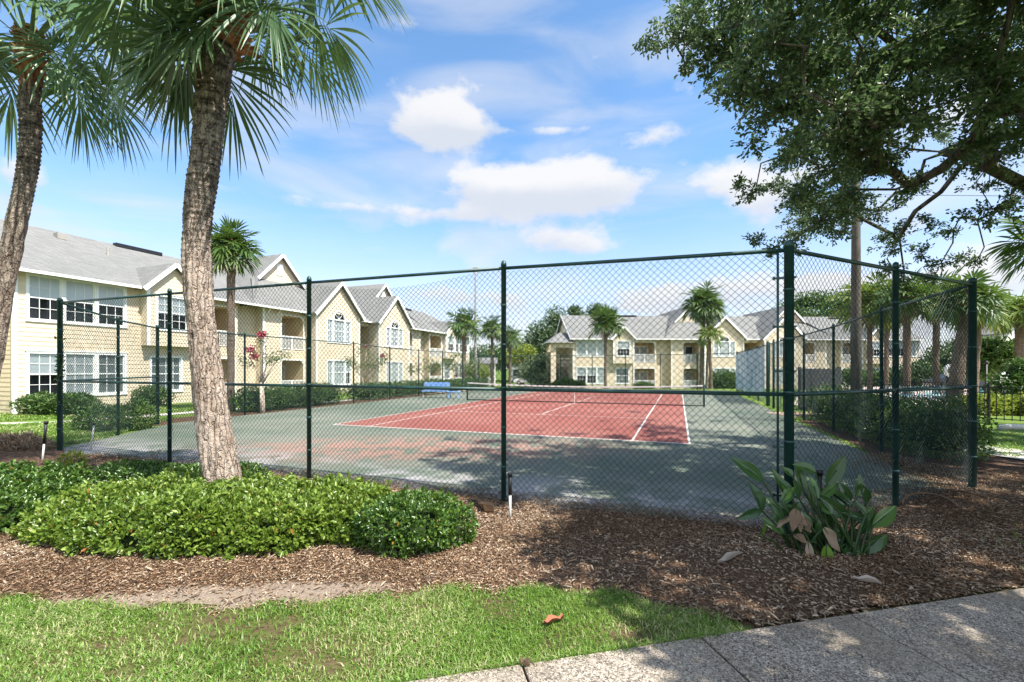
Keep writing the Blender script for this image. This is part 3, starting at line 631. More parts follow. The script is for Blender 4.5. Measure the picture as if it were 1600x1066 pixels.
# ---------------------------------------------------------------- palms
def frond_arrays(o,d,pet,Rb,droop,ns=44,rows=7,wind=0.0,curl=1.0,seed=0,span=165,split=.34,side_tilt=0.0):
    """a costapalmate fan: o start at the crown, d unit direction, pet petiole length, Rb blade radius"""
    r=np.random.default_rng(seed); o=np.array(o,float); d=np.array(d,float); d/=np.linalg.norm(d)
    zup=np.array((0,0,1.0)); s=np.cross(d,zup); 
    if np.linalg.norm(s)<.05: s=np.array((1.0,0,0))
    s/=np.linalg.norm(s)
    if side_tilt: u0=np.cross(s,d); s=s*math.cos(side_tilt)+u0*math.sin(side_tilt)
    V=[];Fq=[];rn=[]
    def addstrip(P3,base):   # P3 rows x 3 points
        m=len(P3); V.extend(P3.reshape(-1,3)); 
        for i in range(m-1):
            for k in (0,1): Fq.append((base+i*3+k,base+i*3+k+1,base+(i+1)*3+k+1,base+(i+1)*3+k))
    # petiole: arcs down
    steps=8; pts=[];dirs=[]; cur=o.copy(); dd=d.copy()
    for i in range(steps+1):
        pts.append(cur.copy()); dirs.append(dd.copy()); cur=cur+dd*pet/steps; dd=dd-zup*droop*.10*(i/steps+.3); dd/=np.linalg.norm(dd)
    pts=np.array(pts)
    wdt=np.linspace(.030,.014,steps+1)*max(.6,Rb)
    P3=np.stack([pts-s*wdt[:,None],pts+np.array((0,0,-.012)),pts+s*wdt[:,None]],1); addstrip(P3,0); rn+= [.62+.1*r.random()]*(2*steps)
    hub=pts[-1]; f=dirs[-1]; up=np.cross(s,f); up/=np.linalg.norm(up)
    # costa continues through the blade and bends down
    cn=6; cost=[hub]; cf=[f.copy()]; cur=hub.copy(); dd=f.copy()
    for i in range(cn):
        cur=cur+dd*Rb*.42/cn; dd=dd-zup*droop*.09*curl; dd/=np.linalg.norm(dd); cost.append(cur.copy()); cf.append(dd.copy())
    cost=np.array(cost); cf=np.array(cf)
    ths=np.linspace(-span,span,ns)+r.normal(size=ns)*1.5; base=len(V); tone=r.random()*.5
    for j,th in enumerate(ths):
        a=R(th); k=min(cn,max(0,int(round((1-abs(th)/90.0)*cn)))) if abs(th)<90 else 0
        org=cost[k]; ff=cf[k]; uu=np.cross(s,ff); uu/=np.linalg.norm(uu)
        dirv=ff*math.cos(a)+s*math.sin(a)+uu*(.20-.16*math.cos(a))   # slightly cupped
        dirv/=np.linalg.norm(dirv)
        Lr=Rb*(.62+.38*math.cos(a*.5)**1.0)*(1-.42*k/cn*.6)*(.92+.16*r.random())
        t=np.linspace(0,1,rows); perp=np.cross(dirv,uu); perp/=np.linalg.norm(perp)
        g=droop*(.20*t**1.7+.42*np.clip(t-split-.1,0,1)**2)*(.75+.5*r.random())
        c=org[None]+dirv[None]*(Lr*t)[:,None]-zup[None]*(g*Lr)[:,None]
        c+=perp[None]*((r.normal()*.05)*t**2*Lr)[:,None]
        gap=R(2*span/ns)*Lr*t*.56
        wd=np.where(t<split,gap*1.02,np.minimum(gap,R(2*span/ns)*Lr*split*.5*1.0)*np.clip((1-t)/(1-split),0,1)**.6); wd=np.maximum(wd,.0015)
        wd[0]=.004
        tw=r.normal()*.35; pr=perp*math.cos(tw)+np.cross(perp,dirv)*math.sin(tw)
        fold=wd*.45
        prr=np.where((t<split)[:,None],perp[None],pr[None])
        P3=np.stack([c-prr*wd[:,None]+uu[None]*fold[:,None],c,c+prr*wd[:,None]+uu[None]*fold[:,None]],1)
        b=len(V); addstrip(P3,b); rn+=[min(1,max(0,tone+.35*r.random()+(.25 if r.random()<.05 else 0)))]*(2*(rows-1))
    return np.array(V),np.array(Fq),np.array(rn)
def merge(parts):
    V=[];Fc=[];r=[];n=0
    for v,f,q_ in parts: V.append(v); Fc.append(f+n); r.append(q_); n+=len(v)
    return np.concatenate(V),np.concatenate(Fc),np.concatenate(r)
def trunk_mesh(name,line,rads,mat,parent,seg=40,step=.035,rough=.02,seed=0,rings=True):
    line=np.array(line,float); rads=np.array(rads,float); sgl=np.r_[0,np.cumsum(np.linalg.norm(np.diff(line,axis=0),axis=1))]
    t=np.arange(0,sgl[-1]+step,step); t=np.clip(t,0,sgl[-1])
    def sm(col):
        y=np.interp(t,sgl,col); k=max(3,int(.5/step)); yp=np.pad(y,k,mode='reflect',reflect_type='odd'); ker=np.hanning(2*k+1); ker/=ker.sum(); return np.convolve(yp,ker,'valid')
    c=np.stack([sm(line[:,i]) for i in range(3)],-1); rr=sm(rads)
    th=np.linspace(0,2*np.pi,seg,endpoint=False); T,Th=np.meshgrid(t,th,indexing='ij')
    q_=np.stack([np.cos(Th)*1.0,np.sin(Th)*1.0,T*1.2],-1)
    dsp=rough*(vnoise(q_*1.6,seed,3)*1.1+.8*vnoise(np.stack([np.cos(Th)*5,np.sin(Th)*5,T*2.2],-1),seed+1,3))
    dsp+=-rough*.9*np.clip(1-3.2*np.abs(vnoise(np.stack([np.cos(Th)*4.5,np.sin(Th)*4.5,T*1.6],-1),seed+19,3)),0,1)+rough*.5*vnoise(np.stack([np.cos(Th)*9,np.sin(Th)*9,T*1.1],-1),seed+9,3)
    if rings: zz=c[:,2][:,None]; k_=np.clip((zz-rings[0])/(rings[1]-rings[0]),0,1); dsp+=(.08*(1-k_)+k_)*rough*.55*np.sin(T*2*np.pi/(.075)+2.2*vnoise(q_*.8,seed+6,2)+1.2*vnoise(q_,seed+2,2)+.9*np.sin(2*Th))
    rad=rr[:,None]+dsp
    X=c[:,0][:,None]+rad*np.cos(Th); Y=c[:,1][:,None]+rad*np.sin(Th); Z=np.broadcast_to(c[:,2][:,None],X.shape)+.01*vnoise(q_*2,seed+5,2)
    V=np.stack([X,Y,Z],-1).reshape(-1,3); m=len(t)
    i=(np.arange(m-1)[:,None]*seg+np.arange(seg)[None]); j=(np.arange(m-1)[:,None]*seg+(np.arange(seg)[None]+1)%seg)
    Fc=np.stack([i.ravel(),j.ravel(),(j+seg).ravel(),(i+seg).ravel()],-1)
    return npmesh(name,V,Fc,mat,parent,smooth=True)
def boots_mesh(parent,c,r,h,n,mat,seed=3):
    """old leaf bases cut off round the top of the trunk"""
    rr=random.Random(seed); mb=MB(); mb.lathe((c[0],c[1],c[2]-h*.5),[(r*.9,0),(r*1.15,h*.25),(r*1.2,h*.7),(r*.6,h*1.3)],14)
    for k in range(n):
        a=rr.uniform(0,6.28); z=c[2]+rr.uniform(-h*.5,h*.55); rad=r*1.1
        b=Vector((c[0]+rad*math.cos(a)*.8,c[1]+rad*math.sin(a)*.8,z)); tip=b+Vector((math.cos(a),math.sin(a),rr.uniform(-.1,1.0))).normalized()*rr.uniform(.10,.30)*(r/.25)
        s=Vector((-math.sin(a),math.cos(a),0))*rr.uniform(.03,.06)*(r/.25); u=Vector((0,0,.018))
        mb.add([b-s*1.4-u,b+s*1.4-u,tip+s-u*.4,tip-s-u*.4,b-s*1.4+u,b+s*1.4+u,tip+s*.8+u*.4,tip-s*.8+u*.4],[(0,3,2,1),(4,5,6,7),(0,1,5,4),(1,2,6,5),(2,3,7,6),(3,0,4,7)])
    return mb.build('leaf_bases',mat,parent)
def far_palm(base,height,Rc,rt,label,seed,lean=(0,0),nfr=30,mat='frond_far',group='sabal palms behind the court',trunkmat='palm_bark_far',bulge=None,ns=16,shared={}):
    """palm further off: base (x,y), crown centre height, crown radius, trunk radius"""
    r=random.Random(seed); x,y=base; z0=float(gz(x,y)); root=tag(empty('palm_tree',(x,y,z0)),label,'palm tree',group)
    n=7; line=[(lean[0]*(k/n)**1.4,lean[1]*(k/n)**1.4,-.05+(height-.0)*k/n) for k in range(n+1)]; rt=rt*.78; rad=[rt*(1.25 if k==0 else 1.0) for k in range(n+1)]
    if bulge: rad=[rt*b for b in np.interp(np.arange(n+1)/n,[0,.25,.5,.8,1],bulge)]
    trunk_mesh('trunk',line,rad,M[trunkmat],root,seg=12,step=.14,rough=.02,seed=seed,rings=False)
    top=Vector(line[-1]); boots_mesh(root,(top.x,top.y,top.z),rt*1.2,.45*Rc/1.2,26,M['boots'],seed)
    parts=[]; Rc=Rc*.86*r.uniform(.9,1.08); dvar=r.uniform(.6,1.5); nfr=int(nfr*r.uniform(.75,1.15))
    for k in range(nfr):
        az=k*2.399+r.uniform(-.3,.3); u=(k+.5)/nfr; el=math.asin(max(-.6,min(.98,1.0-1.45*u)))+r.uniform(-.12,.12)
        d=(math.cos(az)*math.cos(el),math.sin(az)*math.cos(el),math.sin(el))
        parts.append(frond_arrays((top.x,top.y,top.z+.05),d,Rc*.50*r.uniform(.85,1.15),Rc*.62*r.uniform(.85,1.15),(.35+.75*u)*dvar,ns,5,seed=seed*100+k,span=150,split=.5,side_tilt=r.uniform(-.7,.7)))
    V,Fc,rn=merge(parts); npmesh('crown',V,Fc,M[mat],root,rn)
    dp=[]
    for k in range(r.choice([2,4,6,9])):
        az=r.uniform(0,6.28); el=r.uniform(-1.35,-.9); d=(math.cos(az)*math.cos(el),math.sin(az)*math.cos(el),math.sin(el)); dp.append(frond_arrays((top.x,top.y,top.z-.1),d,Rc*.3,Rc*.5*r.uniform(.7,1.1),.6,10,4,seed=seed*7+k,span=70,split=.3))
    V,Fc,rn=merge(dp); npmesh('dead_fronds',V,Fc,M['dry_leaf'],root,rn)
    return root
# ================================================================ the two tall sabal palms in front
def near_palm(name,pix,dep,mat,label,crown_px,fr,seed,Rb,pet,ringz=(2.9,4.0)):
    line=[P(px,py,dep) for px,py,_ in pix]; rad=[w/2/F*dep*math.cos(math.atan((px-800)/F))*.93 for px,_,w in pix]
    bx,by,bz=line[0]; root=tag(empty(name,(bx,by,0)),label,'palm tree','tall sabal palms in the front bed')
    l2=[(p[0]-bx,p[1]-by+.0,p[2]) for p in line]
    trunk_mesh('trunk',l2,rad,mat,root,seg=72,step=.018,rough=.015,seed=seed,rings=ringz)
    c=P(*crown_px,dep); c=(c[0]-bx,c[1]-by,c[2])
    boots_mesh(root,(c[0],c[1],c[2]-.12),rad[-1]*.95,.55,110,M['boots'],seed)
    for k,f in enumerate(fr):
        (az,el,pt,rb,dr)=f[:5]; tilt=f[5] if len(f)>5 else 0
        d=(math.cos(R(az))*math.cos(R(el)),math.sin(R(az))*math.cos(R(el)),math.sin(R(el)))
        V,Fc,rn=frond_arrays((c[0]+d[0]*.1,c[1]+d[1]*.1,c[2]+.05),d,pt,rb*FR,dr,50,9,seed=seed*50+k,side_tilt=tilt,split=.46)
        npmesh('frond',V,Fc,M['frond'],root,rn)
    return root
# azimuth: 0 = to the right, -90 = towards the eye, 180 = left.  (az, el, petiole, blade, droop)
main=near_palm('palm_tree',[(362,800,70),(350,765,66),(340,700,64),(326,600,55),(313,500,52),(306,400,52),(309,330,51),(318,270,54),(326,200,55),(334,130,54),(346,60,58),(354,20,60)],5.9,M['palm_bark'],
  'tall palm with thick pale trunk leaning out of the hedge in front of the fence','' or (356,28),
  [(-10,2,1.20,1.05,1.15,1.15),(-35,-6,.95,.95,1.2,-1.0),(-30,52,1.3,1.2,1.4),(20,58,1.4,1.2,1.4),(0,45,1.5,1.15,1.4),
   (-104,-48,.32,1.20,.45,.15),(-140,-44,.40,1.25,.5,.3),(-162,-40,.45,1.2,.6,-.3),(-80,-40,.30,1.0,.5,-.3),(-165,-18,.7,1.15,1.2,.9),(165,-18,.7,1.1,1.5),(-140,8,.8,1.15,1.4),(-178,22,1.0,1.1,1.5),(150,30,1.1,1.1,1.4),(-160,45,1.2,1.1,1.3),
   (-95,15,.8,1.1,1.5),(-60,25,.6,1.0,1.4),(-75,50,1.1,1.1,1.3),(90,48,1.0,1.1,1.4),(60,32,1.0,1.0,1.4),(120,5,.9,1.1,1.6),(-120,60,1.2,1.1,1.2),(40,70,1.2,1.1,1.1),(-20,75,1.2,1.0,1.0),(170,72,1.2,1.0,1.0),
   (160,-22,.6,1.0,1.2),(100,40,.9,.9,1.4)],3,1.15,1.0)
left=near_palm('palm_tree',[(-62,800,46),(-48,740,44),(-30,640,42),(-10,540,40),(6,440,38),(22,370,38),(36,300,38),(46,250,38),(48,200,42),(48,150,40),(48,110,42),(48,90,42)],7.3,M['palm_bark_b'],
  'tall palm at the left edge with a slim curved mottled trunk and orange leaf bases','' or (48,72),
  [(-10,0,1.05,1.0,1.2,1.0),(-18,-14,.55,.95,1.2,-.9),(5,12,1.2,1.1,1.2,.8),(-40,30,.9,1.1,1.3),(15,-15,.7,1.0,1.6),(30,35,1.2,1.1,1.4),(0,50,1.3,1.1,1.3),(-100,55,1.1,1.1,1.3),(-70,60,1.0,1.1,1.3),(-170,-10,.6,1.0,1.6),(175,20,.9,1.1,1.5),
   (150,0,.8,1.1,1.6),(110,25,1.0,1.1,1.4),(70,10,.9,1.1,1.6),(-140,40,1.1,1.1,1.3),(-150,5,.8,1.0,1.5),(60,60,1.2,1.1,1.2),(-30,65,1.2,1.0,1.2),(170,65,1.2,1.0,1.2),(90,-12,.7,1.0,1.6),(-20,30,1.2,1.15,1.5)],5,1.1,1.0,ringz=(4.2,5.0))

# ================================================================ the live oak reaching over from the right
def build_oak():
    base=np.array((13.2,7.0,0)); root=tag(empty('oak_tree',tuple(base)),'huge dark live oak whose spreading boughs hang over the right side of the court fence','tree')
    nodes=[np.array(p,float) for p in [(0,0,0),(0,-.1,1.2),(-.1,0,2.4)]]; par=[-1,0,1]
    def chain(start,pts):
        k=start
        for p in pts:
            nodes.append(np.array(p,float)-base); par.append(k); k=len(nodes)-1
        return k
    k0=2
    # boughs measured in the photograph, each with its own distance
    chain(k0,[(12.2,8.0,3.9),P(1600,288,9.0),P(1548,262,8.8),P(1500,240,8.6),P(1478,238,8.5),P(1420,232,8.3),P(1380,222,8.2)])
    i1=len(nodes)-5
    chain(i1,[P(1540,238,9.2),P(1500,262,9.4),P(1470,300,9.5),P(1430,330,9.8),P(1405,370,10),P(1412,420,10)])
    chain(i1+1,[P(1450,275,8.2),P(1400,296,8.0),P(1340,296,8.0),P(1290,290,8.1)])
    chain(k0,[(12.6,6.5,4.2),(11.6,6.6,5.6),P(1620,85,7.2),P(1540,95,7.0),P(1480,95,6.8),P(1435,100,6.7),P(1395,60,6.6)])
    i2=len(nodes)-3
    chain(i2,[P(1380,120,6.6),P(1320,130,6.8),P(1250,150,7),P(1190,190,7.1)])
    chain(i2+1,[P(1350,30,6.4),P(1260,20,6.3),P(1150,40,6.3),P(1070,60,6.4)])
    chain(k0,[(12.5,5.5,4.5),(11,4,6),(9,2.5,7),(7,1.5,7.4),(5,1.2,7.3)]); chain(k0,[(13,4,5),(12,1.5,6.5),(10,-1,7.3),(8,-3,7.5)])
    chain(k0,[(14,9,5),(13.5,12,6.5),(12,14.5,7.5)]); chain(k0,[(15,7,5),(18,7,7),(21,8,8)]); chain(k0,[(14,5,5),(17,2,7),(19,0,8)])
    chain(k0,[(12.5,7.5,5),(10.5,8,7),(8.5,8.5,8),(6.5,8.5,8.4)])
    nb=len(nodes)
    # twig clusters: image window, distance kept so that they hang between 4 and 9.5 m up
    cl=[]
    r=random.Random(21)
    left=[(0,1010),(40,1015),(70,1030),(110,1075),(160,1140),(230,1175),(290,1178),(340,1190),(400,1225)]
    def lx(py): return float(np.interp(py,[a for a,_ in left],[b for _,b in left]))
    def okk(px,py):
        if py>250 and (1345<px<1480) and (300<py): return r.random()<.30
        if px>1480 and py>250: return r.random()<.12 and py<340
        if py>345 and px>1290: return r.random()<.5
        if 170<py<330 and px>1380: return r.random()<.30
        return True
    while len(cl)<172:
        px=r.uniform(1000,1680); py=r.uniform(-60,400) if r.random()<.8 else r.uniform(150,400)
        lim=lx(max(0,py))+24
        bot=float(np.interp(px,[1000,1060,1180,1200,1240,1300,1340,1370,1420,1500,1560,1700],[40,110,370,385,380,330,365,350,400,400,330,330]))
        if px<lim or py>bot or not okk(px,py): continue
        t=(HY-py)/F; dmin=max(5.0,2.5/t); dmax=min(13,7.3/t)
        if py<170: dmax=min(dmax,10)
        d=r.uniform(dmin,max(dmin+.3,dmax)) if r.random()<.6 else r.uniform(dmin,min(dmin+2.5,dmax))
        cl.append((np.array(P(px,py,d))-base,r.uniform(.30,.50),1))
    for (px,py,d,rr) in [(1010,62,6.4,.16),(1185,375,8.5,.22),(1205,392,8.5,.2),(1235,385,8.3,.25),(1320,365,9,.3),(1325,330,9,.35),(1370,330,9.2,.35),(1395,385,9.4,.3),(1385,420,9.6,.25),(1402,435,9.6,.2),(1440,395,10,.28),(1470,412,10,.25),(1452,432,10,.2),(1505,402,10.3,.24),(1525,410,10.3,.16),(1490,360,10,.3),
                         (1545,290,9,.3),(1580,310,9,.3),(1600,280,9,.3),(1460,345,9.8,.3),(1430,300,9,.3),(1155,290,8,.2),(1172,225,7.5,.3),(1120,140,7,.25),(1070,105,6.6,.2),(1180,300,8,.3),(1560,210,8.8,.4),(1590,170,8,.4),(1440,190,8.2,.4)]:
        cl.append((np.array(P(px,py,d))-base,rr,1))
    n_vis=len(cl)
    # the part of the crown overhead and to the right, out of the picture, that shades the bed and the walk
    while len(cl)<n_vis+340:
        x=r.uniform(1.6,20); y=r.uniform(-5.5,15.5); rr=math.hypot((x-12.5)/9.5,(y-5)/9.5)
        if rr>1 : continue
        z=8.6-2.4*rr**2+r.uniform(-1.6,.5)
        if y>.6:
            px=800+F*x/y; py=HY-(z-H)/y*F
            if -60<px<1680 and py>-60: continue
        cl.append((np.array((x,y,z))-base,r.uniform(.45,.75),0))
    for _ in range(38): cl.append((np.array((r.uniform(7.5,14),r.uniform(-1.5,4.0),r.uniform(6.0,8.0)))-base,r.uniform(.5,.8),0))
    # connect each cluster to the nearest bough, from the inside outwards
    cl.sort(key=lambda c: float(np.linalg.norm(c[0]-np.array((0,0,4.0)))))
    for c,rr,v in cl:
        A=np.array(nodes[2:]); dist=np.linalg.norm(A-c,axis=1)+.25*np.maximum(0,np.linalg.norm(A-np.array((0,0,4)),axis=1)-np.linalg.norm(c-np.array((0,0,4))))
        k=int(np.argmin(dist))+2; p=nodes[k]; L=np.linalg.norm(c-p); nseg=max(2,int(L/.35)); prev=k
        for j in range(1,nseg+1):
            q_=p+(c-p)*j/nseg; 
            if j<nseg: q_=q_+np.array([r.uniform(-.2,.2) for _ in range(3)])+np.array((0,0,.10*L*math.sin(math.pi*j/nseg)))
            nodes.append(q_); par.append(prev); prev=len(nodes)-1
    cnt=np.ones(len(nodes))*.35
    for i in range(len(nodes)-1,0,-1): cnt[par[i]]+=cnt[i]
    radn=lambda i: min(.42,.0105*cnt[i]**.52)
    rads=[radn(i) for i in range(len(nodes))]
    kids=[[] for _ in nodes]
    for i in range(1,len(nodes)): kids[par[i]].append(i)
    trunk=MB(); br=MB()
    stack=[(0,None)]
    while stack:
        i,pv=stack.pop(); ch=[i] if pv is None else [pv,i]
        while True:
            ks=kids[ch[-1]]
            if not ks: break
            ks=sorted(ks,key=lambda k:-cnt[k])
            for k in ks[1:]: stack.append((k,ch[-1]))
            ch.append(ks[0])
        rr=[rads[j] for j in ch]
        if pv is not None: rr[0]=min(rr[0],rr[1]*1.25)
        (trunk if pv is None else br).tube([nodes[j] for j in ch],rr,9 if rr[0]>.05 else 5)
    trunk.build('trunk',M['oak_bark'],root,True); br.build('branches',M['oak_bark'],root,True)
    for vis,nl,L,W,nm in ((1,OAKN,.070,.030,'foliage'),(0,OAKS,.125,.060,'foliage')):
        Pc=[];D=[];tw=MB()
        for c,rr,v in cl:
            if v!=vis: continue
            n=int(nl*(rr/.4)**2); nt_=max(6,int(n/26)); tips=unit(nt_,-.05)*rr*(.55+.6*rng.random(nt_))[:,None]*np.array((1.25,1.25,.8))[None]
            for t in tips:
                m=26; s=rng.random(m)**.7; Pc.append(c[None]+t[None]*s[:,None]+rng.normal(size=(m,3))*.035); D.append(np.repeat((t/np.linalg.norm(t))[None],m,0)*.8+unit(m)*.9)
                if vis: tw.tube([c,c+t*.5+Vector((0,0,.02)),c+t],[.006,.004,.002],3,False)
        Pc=np.concatenate(Pc); D=np.concatenate(D); m=len(Pc)
        leafobj(nm,Pc,D,unit(m,.7),L*(.7+.6*rng.random(m)),W*(.8+.4*rng.random(m)),M['oak_leaf'],root)
        if vis: tw.build('twigs',M['oak_bark'],root)
    return root
build_oak()
# ================================================================ front bed: hedge, shrubs, broad-leaved plant
shrub('hedge',[(-4.75,5.3,.10,.70,.66,.30),(-4.05,4.95,.12,.72,.58,.34),(-3.2,4.85,.13,.74,.55,.37),(-2.5,4.92,.12,.62,.52,.33),(-2.0,5.15,.10,.55,.50,.29),(-4.5,6.0,.12,.7,.55,.28),(-3.3,5.65,.12,.8,.6,.31),(-2.45,5.8,.11,.6,.55,.28),(-5.2,5.8,.08,.5,.5,.22),(-1.6,4.95,.06,.30,.34,.22)],
      HEDGE,.052,.028,M['hedge_leaf'],'wide bright yellow-green hedge wrapped round the foot of the leaning palm','hedge',core=True,up=.9,tufts=520,lumps=34)
shrub('shrub',[(-1.08,4.80,.17,.46,.40,.33),(-.80,4.85,.15,.36,.34,.28),(-1.38,4.85,.13,.32,.34,.25),(-1.0,5.1,.16,.42,.33,.28)],int(HEDGE*.30),.040,.022,M['dark_shrub_leaf'],'rounded dark green glossy shrub at the right end of the bright hedge','shrub',tufts=130,lumps=14)
shrub('shrub',[(-6.55,5.6,.14,.80,.65,.33),(-6.0,5.3,.12,.5,.5,.28),(-7.3,6.1,.16,.85,.6,.36),(-6.5,6.3,.14,.5,.4,.32)],int(HEDGE*.30),.055,.030,M['dark_shrub_leaf'],'mid green shrub cut by the left edge of the photo beside the bright hedge','shrub',tufts=130,lumps=14)
shrub('shrub',[(-5.9,7.15,.10,.8,.42,.26),(-5.0,6.9,.10,.8,.36,.26),(-4.3,6.85,.12,.5,.35,.3)],int(HEDGE*.22),.045,.024,M['dark_shrub_leaf'],'low shaded row of shrubs between the bright hedge and the fence','shrub')
shrub('shrub',[(-8.15,8.3,.10,.16,.14,.22)],160,.09,.03,M['yellow_leaf'],'small young green plant at the foot of the left corner post','plant',core=False)
# broad-leaved plant at the fence corner
def broad_leaf(mbs,base,b,tip,wid,nrm,dry=False,seed=0):
    b=np.array(b);tip=np.array(tip); ax=tip-b; L=np.linalg.norm(ax); ax/=L; n=np.array(nrm,float); s=np.cross(ax,n); s/=np.linalg.norm(s); n=np.cross(s,ax)
    r=np.random.default_rng(seed); rows=12; t=np.linspace(0,1,rows); prof=np.sin(np.pi*t**.8)**.9*(1-.15*t); prof[0]=.06;prof[-1]=.0
    cols=np.linspace(-1,1,7); V=[]
    for i in range(rows):
        for c in cols:
            wv=(.05 if not dry else .35)*math.sin(t[i]*9+c*3+seed)*abs(c)
            V.append(b+ax*L*t[i]+s*c*wid/2*prof[i]+n*(wid*.22*abs(c)*prof[i]+wid*wv*.3-L*.16*t[i]**2*(1 if not dry else -.6)))
    V=np.array(V); f=[(i*7+k,i*7+k+1,(i+1)*7+k+1,(i+1)*7+k) for i in range(rows-1) for k in range(6)]
    return V,np.array(f),np.full(len(f),r.random())
bp=np.array((*G(1282,868),0.0)); plant=tag(empty('broad_leaf_plant',tuple(bp)),'clump of broad dark green paddle leaves with dead brown ones at the near fence corner','plant')
LV=[(1192,752,1145,713,22,4.8,0),(1191,800,1176,752,25,4.75,0),(1292,757,1324,711,22,4.7,0),(1322,811,1284,774,24,4.6,0),(1363,823,1408,788,24,4.55,0),(1275,739,1240,723,20,4.85,0),(1269,793,1267,750,12,4.7,0),(1332,790,1293,757,14,4.7,0),
    (1190,797,1153,812,15,4.7,0),(1235,781,1208,730,15,4.85,0),(1226,835,1188,806,15,4.6,0),(1359,817,1322,800,16,4.6,0),(1377,838,1347,869,22,4.5,0),(1325,840,1296,824,20,4.6,0),(1256,770,1246,722,16,4.9,0),(1300,800,1330,770,18,4.8,0),
    (1285,800,1310,835,18,4.7,0),(1220,800,1195,775,16,4.7,0),(1345,830,1370,805,18,4.7,0),(1262,850,1280,815,16,4.6,0),(1340,850,1318,870,20,4.5,0),(1238,745,1222,728,14,4.9,0),(1300,770,1325,790,16,4.75,0),(1355,860,1392,835,20,4.5,0),
    (1291,851,1291,892,19,4.4,2),(1244,794,1238,832,17,4.45,1),(1250,798,1250,832,12,4.42,1),(1287,824,1307,860,20,4.45,1),(1232,806,1212,822,12,4.5,1),(1252,806,1264,832,14,4.5,1),(1246,812,1262,822,12,4.4,1),(1262,845,1267,885,12,4.4,1),(1240,835,1262,850,14,4.45,1),(1270,830,1240,812,18,4.5,1),(1185,838,1200,818,12,4.6,2)]
rq=random.Random(4)
for _ in range(22):
    x0=rq.uniform(1215,1355); y0=rq.uniform(770,850); a_=rq.uniform(-2.6,-.5); l_=rq.uniform(24,44); LV.append((x0,y0,x0+l_*math.cos(a_),y0+l_*math.sin(a_),rq.uniform(11,19),rq.uniform(4.5,4.85),0))
gr=[[],[],[]]; mb=MB()
for k,(x0,y0,x1,y1,wp,d,kind) in enumerate(LV):
    r=np.random.default_rng(k); b=np.array(P(x0,y0,d)); tp=np.array(P(x1,y1,d+r.uniform(-.12,.12)))
    gr[kind].append(broad_leaf(None,None,b-bp,tp-bp,wp/F*d*1.0,(r.uniform(-.5,.5),-1,.55),kind==1,k))
    g0=bp+np.array((r.uniform(-.25,.42),r.uniform(-.1,.12),0)); g0=np.array((min(max(g0[0],b[0]-.25),b[0]+.25),g0[1],0)); m_=(g0+b)/2+np.array((0,0,.05))
    mb.tube([g0-bp,m_-bp,b-bp,b-bp+(tp-b)*.5],[.012,.010,.008,.003],6)
for lst,nm,mt in zip(gr,('green_leaves','dry_leaves','lime_leaves'),('big_leaf','dry_leaf','lime_leaf')):
    V,Fc,rn=merge(lst); npmesh(nm,V,Fc,M[mt],plant,rn,smooth=True)
mb.build('stalks',M['mid_leaf'],plant,True)
# ---------------------------------------------------------------- loose litter: chips, blades
def chips(name,n,test,xr,yr,L,W,mat,zf,label,cat,tilt=.35):
    x=rng.uniform(*xr,n*3); y=yr[0]+(yr[1]-yr[0])*rng.random(n*3)**1.35; k=test(x,y); x=x[k][:n]; y=y[k][:n]; m=len(x)
    a=rng.uniform(0,6.28,m); D=np.stack([np.cos(a),np.sin(a),rng.normal(size=m)*tilt*.6],-1); Nn=np.stack([rng.normal(size=m)*tilt,rng.normal(size=m)*tilt,np.ones(m)],-1)
    sc_=rng.lognormal(0,.45,m); Pc=np.stack([x,y,zf(x,y)+.004+.010*rng.random(m)],-1)
    V,Fc,r=leaves(Pc,D,Nn,L*sc_,W*(.6+.8*rng.random(m)),.35)
    r=np.clip(r+np.repeat(.26*vnoise(Pc*1.3,41,4),2),0,1)
    return stuff(npmesh(name,V,Fc,mat,rnd=r),label,cat)
def sandy(x,y):
    s=np.zeros_like(x)
    for (px,py,rx,ry,a) in [(200,944,.9,.16,1),(330,938,.7,.2,1.1),(470,928,.6,.2,1.1),(560,924,.4,.15,.8)]:
        c=G(px,py); s=np.maximum(s,a*np.exp(-((x-c[0])**2/rx**2+(y-c[1])**2/ry**2)))
    return s
ft=lambda x,y: in_bed(x,y)&~inside_court(x,y,.25)&(rng.random(len(x))>sandy(x,y)*.93)&(vnoise(np.stack([x,y,0*x],-1)*1.1,31,3)>-.75+.95*(np.abs(x-2.2)<2.2)*(y<4.5))
chips('mulch_chips',CHIPS,ft,(-9,9),(3.0,9.5),.019,.0070,M['chips'],bed_z,'brown shredded bark mulch spread over the bed in front of the fence','mulch')
ft2=lambda x,y: in_bed(x,y)&~inside_court(x,y,.5)&(rng.random(len(x))>sandy(x,y)*.6)
chips('leaf_litter',int(CHIPS*.26),ft2,(-9,11),(3.2,9.8),.034,.013,M['dry_leaf'],bed_z,'dry fallen oak leaves lying over the mulch','leaf litter',.5)
ft3=lambda x,y: inside_court(x,y,.02)&(((CA[0]*x+CA[1]*y)<6.15)|(((CA[0]*x+CA[1]*y-5.85)-(CB[0]*x+CB[1]*y-1.2)*1.05)<2.2+.8*np.sin(x*2))&((CB[0]*x+CB[1]*y)>1)|((CB[0]*x+CB[1]*y)>3.2)&(y<18)&(rng.random(len(x))<.3))
chips('court_litter',9000,ft3,(-9,10),(4.8,16),.045,.016,M['dry_leaf'],lambda x,y:.034+0*x,'dry leaves blown against the inside of the fence','leaf litter',.5)
